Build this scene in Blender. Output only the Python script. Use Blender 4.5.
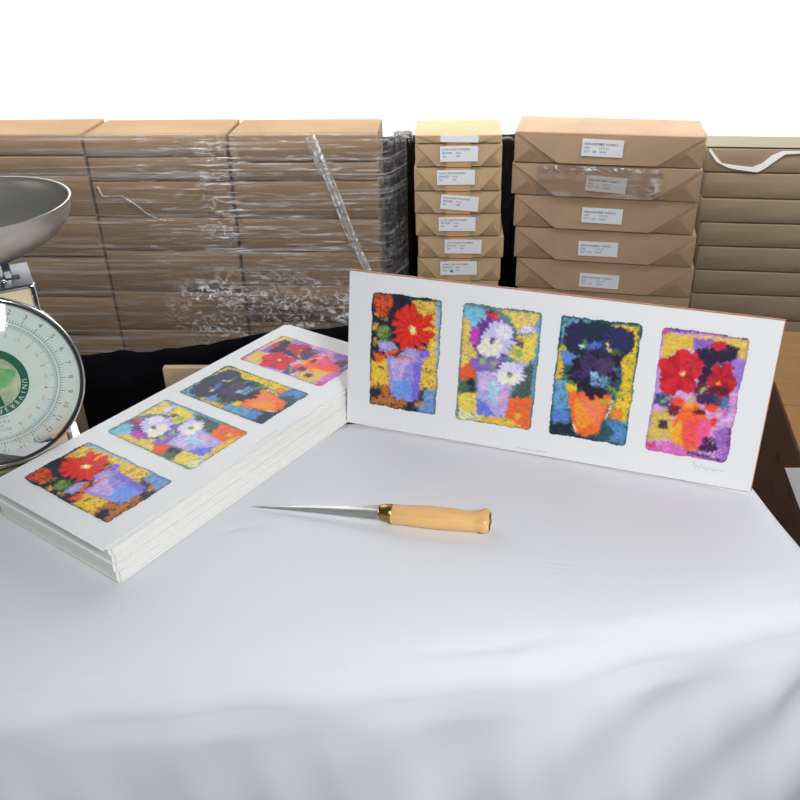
import bpy, bmesh, math, random
import numpy as np
from mathutils import Vector, Matrix, Quaternion
from mathutils import noise as mnoise
random.seed(4)
C = bpy.context.scene.collection
for o in list(bpy.data.objects): bpy.data.objects.remove(o)

# ------------------------------------------------------------------ camera
F_PX, PITCH, ROLL = 855.9, 0.5257, -0.0222
CAM = np.array([0.0, 0.0, 0.601])
fw = np.array([0, math.cos(PITCH), -math.sin(PITCH)])
r0 = np.array([1.0, 0, 0]); u0 = np.cross(r0, fw)
RT = math.cos(ROLL)*r0 + math.sin(ROLL)*u0
UP = -math.sin(ROLL)*r0 + math.cos(ROLL)*u0
cam_data = bpy.data.cameras.new('camera'); cam = bpy.data.objects.new('camera', cam_data); C.objects.link(cam)
cam_data.sensor_width = 36; cam_data.lens = 36*F_PX/800; cam_data.clip_start = .02
m = Matrix(((RT[0], UP[0], -fw[0], CAM[0]), (RT[1], UP[1], -fw[1], CAM[1]), (RT[2], UP[2], -fw[2], CAM[2]), (0, 0, 0, 1)))
cam.matrix_world = m
bpy.context.scene.camera = cam

# ------------------------------------------------------------------ world and lights
w = bpy.data.worlds.new('world'); bpy.context.scene.world = w; w.use_nodes = True
w.node_tree.nodes['Background'].inputs[0].default_value = (0.88, 0.95, 1.0, 1)
w.node_tree.nodes['Background'].inputs[1].default_value = 0.13
def area(name, loc, target, size, power, color=(1, 1, 1), size_y=None):
    l = bpy.data.lights.new(name, 'AREA'); l.energy = power; l.color = color; l.size = size
    if size_y: l.shape = 'RECTANGLE'; l.size_y = size_y
    o = bpy.data.objects.new(name, l); C.objects.link(o); o.location = loc
    o.rotation_euler = (Vector(target)-Vector(loc)).to_track_quat('-Z', 'Y').to_euler()
    return o
area('key_light', (.66, -.62, 1.28), (.05, 1.1, 0), .5, 16.5, (.985, .99, 1))
area('flash_light', (.34, -.12, .74), (0, 1.3, 0), .055, 5.5, (1, .99, .98))
area('added_wall_light', (0, 1.55, .80), (0, 2.6, .80), 3.6, 50, (1, 1, 1), .12)  # unseen lamp, added only to brighten the back wall to white
vs = bpy.context.scene.view_settings
bpy.context.scene.display_settings.display_device = 'sRGB'
vs.view_transform = 'Standard'; vs.look = 'None'; vs.gamma = 1; vs.use_curve_mapping = False
vs.exposure = 0.0

# ------------------------------------------------------------------ pixel helpers (used to survey real positions)
def ray(x, y): return fw + RT*(x-400)/F_PX - UP*(y-400)/F_PX
def on_z(x, y, z=0.0):
    d = ray(x, y); return CAM + d*(z-CAM[2])/d[2]
def on_plane(x, y, o, n):
    d = ray(x, y); o = np.array(o, float); n = np.array(n, float)
    return CAM + d*(((o-CAM) @ n)/(d @ n))

# ------------------------------------------------------------------ materials
def srgb(c):
    return tuple(((v/255)/12.92 if v/255 <= .04045 else ((v/255+.055)/1.055)**2.4) for v in c)
def rgba(c): return (*srgb(c), 1)
def mat(name, col, rough=.6, metal=0, spec=.5, noise=None, bump=None, coat=0):
    """noise=(scale xyz, amount) varies the colour, bump=(scale xyz, strength, distance)"""
    m = bpy.data.materials.new(name); m.use_nodes = True; nt = m.node_tree; b = nt.nodes['Principled BSDF']
    b.inputs['Base Color'].default_value = rgba(col); b.inputs['Roughness'].default_value = rough
    b.inputs['Metallic'].default_value = metal; b.inputs['Specular IOR Level'].default_value = spec
    b.inputs['Coat Weight'].default_value = coat
    tc = nt.nodes.new('ShaderNodeTexCoord')
    def nz(scale, detail=4):
        mp = nt.nodes.new('ShaderNodeMapping'); mp.inputs['Scale'].default_value = scale
        nt.links.new(tc.outputs['Object'], mp.inputs[0])
        n = nt.nodes.new('ShaderNodeTexNoise'); n.inputs['Scale'].default_value = 1; n.inputs['Detail'].default_value = detail
        nt.links.new(mp.outputs[0], n.inputs['Vector']); return n
    if noise:
        n = nz(noise[0]); r = nt.nodes.new('ShaderNodeValToRGB')
        a = noise[1]; lo = [max(0, v*(1-a)) for v in srgb(col)]; hi = [min(1, v*(1+a)) for v in srgb(col)]
        r.color_ramp.elements[0].position = .3; r.color_ramp.elements[1].position = .7
        r.color_ramp.elements[0].color = (*lo, 1); r.color_ramp.elements[1].color = (*hi, 1)
        nt.links.new(n.outputs[0], r.inputs[0]); nt.links.new(r.outputs[0], b.inputs['Base Color'])
    if bump:
        n = nz(bump[0], 3); bp = nt.nodes.new('ShaderNodeBump'); bp.inputs['Strength'].default_value = bump[1]
        bp.inputs['Distance'].default_value = bump[2]
        nt.links.new(n.outputs[0], bp.inputs['Height']); nt.links.new(bp.outputs[0], b.inputs['Normal'])
    return m
M = {}
M['cloth'] = mat('white_cotton', (230, 232, 237), .9, spec=.15, bump=((900, 900, 900), .12, .0004))
M['paper'] = mat('print_paper', (236, 237, 239), .75, spec=.25)
M['sheet'] = mat('stacked_paper', (240, 240, 237), .85, spec=.2, noise=((3, 3, 900), .025))
M['hardboard'] = mat('hardboard', (176, 122, 88), .7, noise=((60, 60, 400), .2))
M['kraft'] = mat('kraft_paper', (166, 139, 112), .72, spec=.3, noise=((5, 5, 9), .13), bump=((6, 10, 15), .6, .010))
M['kraft_fold'] = mat('kraft_paper_fold', (168, 141, 114), .72, spec=.3, noise=((8, 8, 8), .10), bump=((14, 14, 30), .3, .004))
M['kraft_grey'] = mat('kraft_paper_grey', (148, 129, 107), .75, spec=.3, noise=((5, 5, 9), .12), bump=((7, 7, 18), .5, .008))
M['kraft_dark'] = mat('kraft_paper_wrapped', (154, 124, 90), .7, spec=.3, noise=((4, 4, 30), .16), bump=((6, 6, 20), .4, .006))
M['kraft_warm'] = mat('kraft_paper_narrow', (182, 155, 121), .72, spec=.3, noise=((8, 8, 12), .10), bump=((12, 12, 25), .3, .004))
M['tape'] = mat('tan_paper_tape', (192, 156, 112), .5, spec=.4)
M['label'] = mat('label_paper', (226, 230, 236), .6)
M['ink'] = mat('label_ink', (62, 66, 84), .8)
M['torn'] = mat('torn_white_paper', (238, 236, 232), .8)
M['blue_dot'] = mat('blue_dot', (40, 150, 200), .6)
M['cream_board'] = mat('cream_board', (206, 196, 172), .8)
M['shaded_card'] = mat('shaded_brown_card', (84, 60, 46), .85, spec=.15, noise=((30, 3, 3), .08))  # tan carton card with the shade on its side put into the colour
M['shaded_card2'] = mat('dull_brown_card', (112, 96, 76), .85, spec=.15, noise=((60, 3, 3), .15))
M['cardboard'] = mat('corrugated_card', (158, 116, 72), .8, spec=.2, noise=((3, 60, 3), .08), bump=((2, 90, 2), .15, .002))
M['carton'] = mat('tan_card', (196, 170, 138), .8, noise=((8, 8, 8), .06))
M['black'] = mat('black_plastic', (10, 11, 16), .22, spec=.35, bump=((14, 14, 2.5), .8, .03))
M['black_matte'] = mat('black_tarpaulin', (7, 8, 13), .75, spec=.12, bump=((9, 9, 9), .6, .02))
M['wall'] = mat('white_wall', (244, 244, 244), .9, spec=.1)
M['floor'] = mat('concrete_floor', (92, 90, 88), .8, noise=((4, 4, 4), .15))
M['steel'] = mat('brushed_steel', (196, 192, 182), .36, .8, noise=((3, 3, 60), .08))
M['chrome'] = mat('chrome', (214, 218, 220), .12, 1)
M['dark_steel'] = mat('dark_steel_plate', (104, 108, 112), .38, .9, noise=((40, 40, 40), .25))
M['cream_enamel'] = mat('cream_enamel', (228, 208, 176), .4)
M['dial'] = mat('dial_face', (222, 232, 226), .55)
M['tick'] = mat('dial_black_print', (92, 106, 108), .7)
M['red_print'] = mat('dial_red_print', (206, 120, 104), .7)
M['blue_print'] = mat('dial_blue_print', (110, 140, 160), .7)
M['green'] = mat('green_ring', (22, 98, 70), .5)
M['badge'] = mat('badge_pale', (176, 190, 158), .6, noise=((55, 55, 55), .35))
M['badge_green'] = mat('badge_green', (120, 186, 120), .6, noise=((70, 70, 70), .25))
M['white_print'] = mat('white_print', (235, 240, 235), .6)
M['blade'] = mat('knife_steel', (206, 206, 204), .42, .85, noise=((30, 300, 30), .1))
M['brass'] = mat('brass', (168, 138, 76), .3, 1)
M['wood'] = mat('birch_handle', (240, 190, 122), .38, spec=.5, noise=((14, 160, 160), .10), coat=.25)
M['endcap'] = mat('worn_metal', (120, 112, 98), .45, .8, noise=((200, 200, 200), .3))
M['pencil'] = mat('pencil', (168, 170, 174), .8)
M['rim_black'] = mat('black_rubber', (18, 18, 18), .6)
M['pallet_wood'] = mat('rough_timber', (150, 122, 86), .85, noise=((4, 60, 60), .2))
def glass_mat():
    m = bpy.data.materials.new('dial_glass'); m.use_nodes = True; nt = m.node_tree; nt.nodes.clear()
    o = nt.nodes.new('ShaderNodeOutputMaterial'); mx = nt.nodes.new('ShaderNodeMixShader')
    t = nt.nodes.new('ShaderNodeBsdfTransparent'); g = nt.nodes.new('ShaderNodeBsdfGlossy'); g.inputs['Roughness'].default_value = .045
    t.inputs[0].default_value = (.95, .98, .97, 1)
    f = nt.nodes.new('ShaderNodeFresnel'); f.inputs[0].default_value = 1.5
    nt.links.new(f.outputs[0], mx.inputs[0]); nt.links.new(t.outputs[0], mx.inputs[1]); nt.links.new(g.outputs[0], mx.inputs[2])
    nt.links.new(mx.outputs[0], o.inputs[0]); return m
M['glass'] = glass_mat()
def film_mat(name, base, streak, scale, bumpd, rough=.18, tint=(.86, .86, .88)):
    """clear stretch film: transparent, glossy and slightly milky where it is gathered"""
    m = bpy.data.materials.new(name); m.use_nodes = True; nt = m.node_tree; nt.nodes.clear(); L = nt.links.new
    o = nt.nodes.new('ShaderNodeOutputMaterial'); mx = nt.nodes.new('ShaderNodeMixShader')
    t = nt.nodes.new('ShaderNodeBsdfTransparent'); t.inputs[0].default_value = (*tint, 1)
    p = nt.nodes.new('ShaderNodeBsdfPrincipled'); p.inputs['Base Color'].default_value = (.93, .93, .95, 1)
    p.inputs['Roughness'].default_value = rough; p.inputs['Specular IOR Level'].default_value = 1.0
    tc = nt.nodes.new('ShaderNodeTexCoord')
    def nz(sc, d=4, dist=0):
        mp = nt.nodes.new('ShaderNodeMapping'); mp.inputs['Scale'].default_value = sc; L(tc.outputs['Object'], mp.inputs[0])
        n = nt.nodes.new('ShaderNodeTexNoise'); n.inputs['Scale'].default_value = 1; n.inputs['Detail'].default_value = d
        n.inputs['Distortion'].default_value = dist
        L(mp.outputs[0], n.inputs['Vector']); return n
    a = nz(scale, 5, .4)
    at = nt.nodes.new('ShaderNodeAttribute'); at.attribute_name = 'gather'
    r = nt.nodes.new('ShaderNodeMapRange'); r.inputs[1].default_value = .5; r.inputs[2].default_value = .8
    r.inputs[3].default_value = base; r.inputs[4].default_value = streak
    L(a.outputs[0], r.inputs[0])
    ad = nt.nodes.new('ShaderNodeMath'); ad.operation = 'ADD'; ad.use_clamp = True
    mu = nt.nodes.new('ShaderNodeMath'); mu.operation = 'MULTIPLY'
    sa = nt.nodes.new('ShaderNodeAttribute'); sa.attribute_name = 'streaky'; c3 = nz((16, 16, 190), 4, .6)
    r3 = nt.nodes.new('ShaderNodeMapRange'); r3.inputs[1].default_value = .54; r3.inputs[2].default_value = .68; L(c3.outputs[0], r3.inputs[0])
    m4 = nt.nodes.new('ShaderNodeMath'); m4.operation = 'MULTIPLY'; L(sa.outputs['Fac'], m4.inputs[0]); L(r3.outputs[0], m4.inputs[1])
    a4 = nt.nodes.new('ShaderNodeMath'); a4.operation = 'ADD'; L(m4.outputs[0], a4.inputs[1])
    b2 = nz((55, 55, 75), 5, 1.2)
    r2 = nt.nodes.new('ShaderNodeMapRange'); r2.inputs[1].default_value = .47; r2.inputs[2].default_value = .64
    L(b2.outputs[0], r2.inputs[0]); L(at.outputs['Fac'], mu.inputs[0]); L(r2.outputs[0], mu.inputs[1])
    L(r.outputs[0], ad.inputs[0]); L(mu.outputs[0], a4.inputs[0]); L(a4.outputs[0], ad.inputs[1])
    bp = nt.nodes.new('ShaderNodeBump'); bp.inputs['Strength'].default_value = 1; bp.inputs['Distance'].default_value = bumpd
    hs = nt.nodes.new('ShaderNodeMath'); hs.operation = 'ADD'
    m2 = nt.nodes.new('ShaderNodeMath'); m2.operation = 'MULTIPLY'; L(at.outputs['Fac'], m2.inputs[0]); L(b2.outputs[0], m2.inputs[1])
    m3 = nt.nodes.new('ShaderNodeMath'); m3.operation = 'MULTIPLY'; m3.inputs[1].default_value = 2.5; L(m2.outputs[0], m3.inputs[0])
    L(a.outputs[0], hs.inputs[0]); L(m3.outputs[0], hs.inputs[1]); L(hs.outputs[0], bp.inputs['Height'])
    L(bp.outputs[0], p.inputs['Normal'])
    L(ad.outputs[0], mx.inputs[0]); L(t.outputs[0], mx.inputs[1]); L(p.outputs[0], mx.inputs[2]); L(mx.outputs[0], o.inputs[0])
    return m
M['film'] = film_mat('stretch_film', .05, .42, (3.0, 3.0, 130), .004)
M['film_band'] = film_mat('twisted_film', .22, .62, (34, 34, 12), .003)
M['clear_tape'] = film_mat('clear_tape', .05, .34, (14, 14, 60), .006, .14, (.80, .76, .72))
def paint_mat():
    m = bpy.data.materials.new('pastel_print_ink'); m.use_nodes = True; nt = m.node_tree; b = nt.nodes['Principled BSDF']
    a = nt.nodes.new('ShaderNodeAttribute'); a.attribute_name = 'ink'
    nt.links.new(a.outputs['Color'], b.inputs['Base Color'])
    b.inputs['Roughness'].default_value = .55; b.inputs['Specular IOR Level'].default_value = .3
    return m
M['paint'] = paint_mat()

# ------------------------------------------------------------------ mesh helpers
def mesh_obj(name, verts, faces, material, parent=None, smooth=False, loc=None, mats=None):
    me = bpy.data.meshes.new(name); me.from_pydata([tuple(map(float, v)) for v in verts], [], faces)
    if material is not None: me.materials.append(material)
    if smooth:
        for p in me.polygons: p.use_smooth = True
    o = bpy.data.objects.new(name, me); C.objects.link(o)
    if parent is not None: o.parent = parent
    if loc is not None: o.location = loc
    return o
def bm_obj(name, bm, material, parent=None, smooth=False, loc=None):
    bmesh.ops.recalc_face_normals(bm, faces=bm.faces)
    me = bpy.data.meshes.new(name); bm.to_mesh(me); bm.free(); me.materials.append(material)
    if smooth:
        for p in me.polygons: p.use_smooth = True
    o = bpy.data.objects.new(name, me); C.objects.link(o)
    if parent is not None: o.parent = parent
    if loc is not None: o.location = loc
    return o
def add_box(bm, x0, x1, y0, y1, z0, z1, bevel=0, seg=1):
    g = bmesh.ops.create_cube(bm, size=1); vs_ = g['verts']
    for v in vs_:
        v.co = Vector((x0+(v.co.x+.5)*(x1-x0), y0+(v.co.y+.5)*(y1-y0), z0+(v.co.z+.5)*(z1-z0)))
    if bevel:
        ed = list({e for v in vs_ for e in v.link_edges})
        bmesh.ops.bevel(bm, geom=ed, offset=bevel, segments=seg, affect='EDGES', profile=.5)
def box(name, dims, material, parent=None, bevel=0, seg=1, loc=None):
    bm = bmesh.new(); add_box(bm, *dims, bevel, seg); return bm_obj(name, bm, material, parent, loc=loc)
def prism(name, pts, y0, y1, material, parent=None, loc=None):
    """polygon in x,z extruded along y"""
    n = len(pts); v = [(x, y0, z) for x, z in pts]+[(x, y1, z) for x, z in pts]
    f = [tuple(range(n)), tuple(range(2*n-1, n-1, -1))]+[(i, i+n, (i+1) % n+n, (i+1) % n) for i in range(n)]
    o = mesh_obj(name, v, f, material, parent, loc=loc)
    bm = bmesh.new(); bm.from_mesh(o.data); bmesh.ops.recalc_face_normals(bm, faces=bm.faces); bm.to_mesh(o.data); bm.free()
    return o
def lathe(name, prof, material, parent=None, seg=64, loc=None, smooth=True, cap=True):
    v, f = [], []
    for r, z in prof:
        for k in range(seg):
            a = 2*math.pi*k/seg; v.append((r*math.cos(a), r*math.sin(a), z))
    for i in range(len(prof)-1):
        for k in range(seg):
            f.append((i*seg+k, i*seg+(k+1) % seg, (i+1)*seg+(k+1) % seg, (i+1)*seg+k))
    if cap: f.append(tuple(range(seg))[::-1]); f.append(tuple((len(prof)-1)*seg+k for k in range(seg)))
    return mesh_obj(name, v, f, material, parent, smooth, loc)
def empty(name, loc, rz=0):
    o = bpy.data.objects.new(name, None); C.objects.link(o); o.location = tuple(map(float, loc)); o.rotation_euler = (0, 0, rz)
    o.empty_display_size = .05; return o
def tag(o, label, cat, group=None, kind=None):
    o['label'] = label; o['category'] = cat
    if group: o['group'] = group
    if kind: o['kind'] = kind
    return o
def structure(o): o['kind'] = 'structure'; return o
_font = {}
def text_geo(s, size):
    """vertices and faces of a line of text lying in x,y; left aligned"""
    key = (s, size)
    if key in _font: return _font[key]
    cu = bpy.data.curves.new('t', 'FONT'); cu.body = s; cu.size = size; cu.resolution_u = 2
    ob = bpy.data.objects.new('t', cu); C.objects.link(ob)
    bpy.context.view_layer.update()
    dg = bpy.context.evaluated_depsgraph_get(); me = bpy.data.meshes.new_from_object(ob.evaluated_get(dg))
    v = [tuple(q.co) for q in me.vertices]; f = [tuple(p.vertices) for p in me.polygons]
    bpy.data.objects.remove(ob); bpy.data.curves.remove(cu); bpy.data.meshes.remove(me)
    _font[key] = (v, f); return v, f
class Geo:
    def __init__(s): s.v = []; s.f = []
    def add(s, v, f, fn=lambda p: p):
        k = len(s.v); s.v += [fn(q) for q in v]; s.f += [tuple(i+k for i in g) for g in f]
    def quad(s, a, b, c, d): k = len(s.v); s.v += [a, b, c, d]; s.f.append((k, k+1, k+2, k+3))
    def build(s, name, m, parent=None): return mesh_obj(name, s.v, s.f, m, parent)

# ------------------------------------------------------------------ the setting
structure(box('floor', (-4, 4, -2, 2.30, -.79, -.75), M['floor']))
structure(box('wall_back', (-4, 4, 2.20, 2.30, -.75, 2.2), M['wall']))

# ------------------------------------------------------------------ table and cloth
table = empty('folding_table', (-.16, .76, -.75))
tag(table, 'narrow folding table standing hidden beneath the white cloth', 'table')
poly = [(.452, .622), (.10, .545), (-.80, .485), (-.80, .985), (-.05, 1.006), (.412, .985)]
tp = [(x*.985-.002, y) for x, y in poly]
prism('tabletop', [(x+.16, y-.76) for x, y in tp], -.006, -.03, M['carton'], table)
top_ = table.children[0]
me = top_.data
for v in me.vertices: v.co = Vector((v.co.x*.93, (v.co.z)*.86, v.co.y+.75-.034))
for x, y in ((-.85+.25, -.18), (-.6, .16), (.48, -.10), (.48, .15)):
    box('leg', (x-.015, x+.015, y-.015, y+.015, 0, .685), M['dark_steel'], table)

def round_poly(P, rad, n=10):
    out = []
    k = len(P)
    for i in range(k):
        p = Vector(P[i]); a = (Vector(P[i-1])-p).normalized(); b = (Vector(P[(i+1) % k])-p).normalized()
        ang = a.angle(b); d = min(rad/math.tan(ang/2), .2)
        r = d*math.tan(ang/2); c = p+(a+b).normalized()*(r/math.sin(ang/2))
        s = p+a*d-c; e = p+b*d-c
        t0 = math.atan2(s.y, s.x); dt = (math.atan2(e.y, e.x)-t0+math.pi) % (2*math.pi)-math.pi
        for j in range(n+1):
            t = t0+dt*j/n; out.append(c+Vector((math.cos(t), math.sin(t)))*r)
    return out
def resample(P, n):
    P = [Vector(p) for p in P]; L = [0]
    for i in range(len(P)): L.append(L[-1]+(P[(i+1) % len(P)]-P[i]).length)
    T = L[-1]; out = []; i = 0
    for k in range(n):
        s = T*k/n
        while L[i+1] < s: i += 1
        t = (s-L[i])/max(1e-9, L[i+1]-L[i]); out.append(P[i].lerp(P[(i+1) % len(P)], t))
    return out, T
def make_cloth():
    outline, T = resample(round_poly(poly, .055), 620); n = len(outline)
    cen = Vector((-.18, .76)); v, f = [], []
    nor = []
    for i in range(n):
        t = (outline[(i+2) % n]-outline[i-2]).normalized(); nn = Vector((t.y, -t.x))
        if nn.dot(outline[i]-cen) < 0: nn = -nn
        nor.append(nn)
    rows = []
    R = .032
    for k in range(34):                                                  # the top, from the centre outwards
        s = ((k+.02)/33)**.8 if k < 33 else 1
        rows.append(('top', min(s, 1)))
    for j in range(1, 9): rows.append(('arc', j/8*math.pi/2*.94))
    for j in range(1, 46): rows.append(('drop', j/45*.52))
    for kind, q in rows:
        for i in range(n):
            p, nn = outline[i], nor[i]; s = T*i/n
            base = p-nn*R
            if kind == 'top':
                xy = cen.lerp(base, q)
                z = -.0006+min(0, .0035*mnoise.noise(Vector((xy.x*9+3, xy.y*6, 1)))*min(1, q*2))*(.5)
                # soft creases where the cloth was folded
                z -= .0012*math.exp(-((xy.x-.17-.12*(xy.y-.8))/.006)**2)
                z -= .007*max(0, (q-.86)/.14)**2*(.6+.8*mnoise.noise(Vector((xy.x*7, xy.y*7, 5))))
                v.append((xy.x, xy.y, min(z, -.0004)))
            elif kind == 'arc':
                rr = R
                d = rr*math.sin(q); z = -rr*(1-math.cos(q))-.0045
                w_ = .006*mnoise.noise(Vector((s*10, 0, 2)))*q
                xy = base+nn*(d+w_); v.append((xy.x, xy.y, z+.003*mnoise.noise(Vector((s*9, 3, 2)))*q))
            else:
                amp = .030*min(1, q/.16)
                fold = mnoise.noise(Vector((s*7.5, q*1.5, 7)))*1.2+.45*mnoise.noise(Vector((s*19+q*3, q*2, 11)))
                # diagonal drag folds that run to the front right corner
                dc = (p-Vector(poly[0])).length
                drag = .012*math.sin((dc*30-q*34))*math.exp(-dc*3)*min(1, q/.05)*math.exp(-q*3)
                d = R+.004+amp*(fold+.35)*(1 if nn.x < .7 else .4)+drag+(.10 if nn.y < -.3 else .02)*q
                xy = base+nn*d; v.append((xy.x, xy.y, -R-.0035-q))
    nr = len(rows)
    for j in range(nr-1):
        for i in range(n):
            f.append((j*n+i, j*n+(i+1) % n, (j+1)*n+(i+1) % n, (j+1)*n+i))
    c = len(v); v.append((cen.x, cen.y, -.0012))
    for i in range(n): f.append((c, (i+1) % n, i))
    o = mesh_obj('tablecloth', v, f, M['cloth'], smooth=True)
    bm = bmesh.new(); bm.from_mesh(o.data); bmesh.ops.recalc_face_normals(bm, faces=bm.faces); bm.to_mesh(o.data); bm.free()
    return tag(o, 'plain white cotton cloth draped over the table with soft folds at its front edge', 'tablecloth')
make_cloth()

# ------------------------------------------------------------------ painting the four pastel pictures
rng = np.random.RandomState(7)
_tab = rng.rand(64, 64)
def vnoise(x, y):
    xi = np.floor(x).astype(int); yi = np.floor(y).astype(int); fx = x-xi; fy = y-yi
    fx = fx*fx*(3-2*fx); fy = fy*fy*(3-2*fy)
    g = lambda a, b: _tab[a % 64, b % 64]
    return (g(xi, yi)*(1-fx)+g(xi+1, yi)*fx)*(1-fy)+(g(xi, yi+1)*(1-fx)+g(xi+1, yi+1)*fx)*fy
def fnoise(x, y): return (vnoise(x, y)*.55+vnoise(x*2.1+9, y*2.1+4)*.3+vnoise(x*4.3+2, y*4.3+7)*.15)
def homog(src, dst):
    A, b = [], []
    for (x, y), (u, v) in zip(src, dst):
        A.append([x, y, 1, 0, 0, 0, -u*x, -u*y]); b.append(u)
        A.append([0, 0, 0, x, y, 1, -v*x, -v*y]); b.append(v)
    h = np.linalg.solve(np.array(A, float), np.array(b, float)); return np.append(h, 1).reshape(3, 3)
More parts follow.
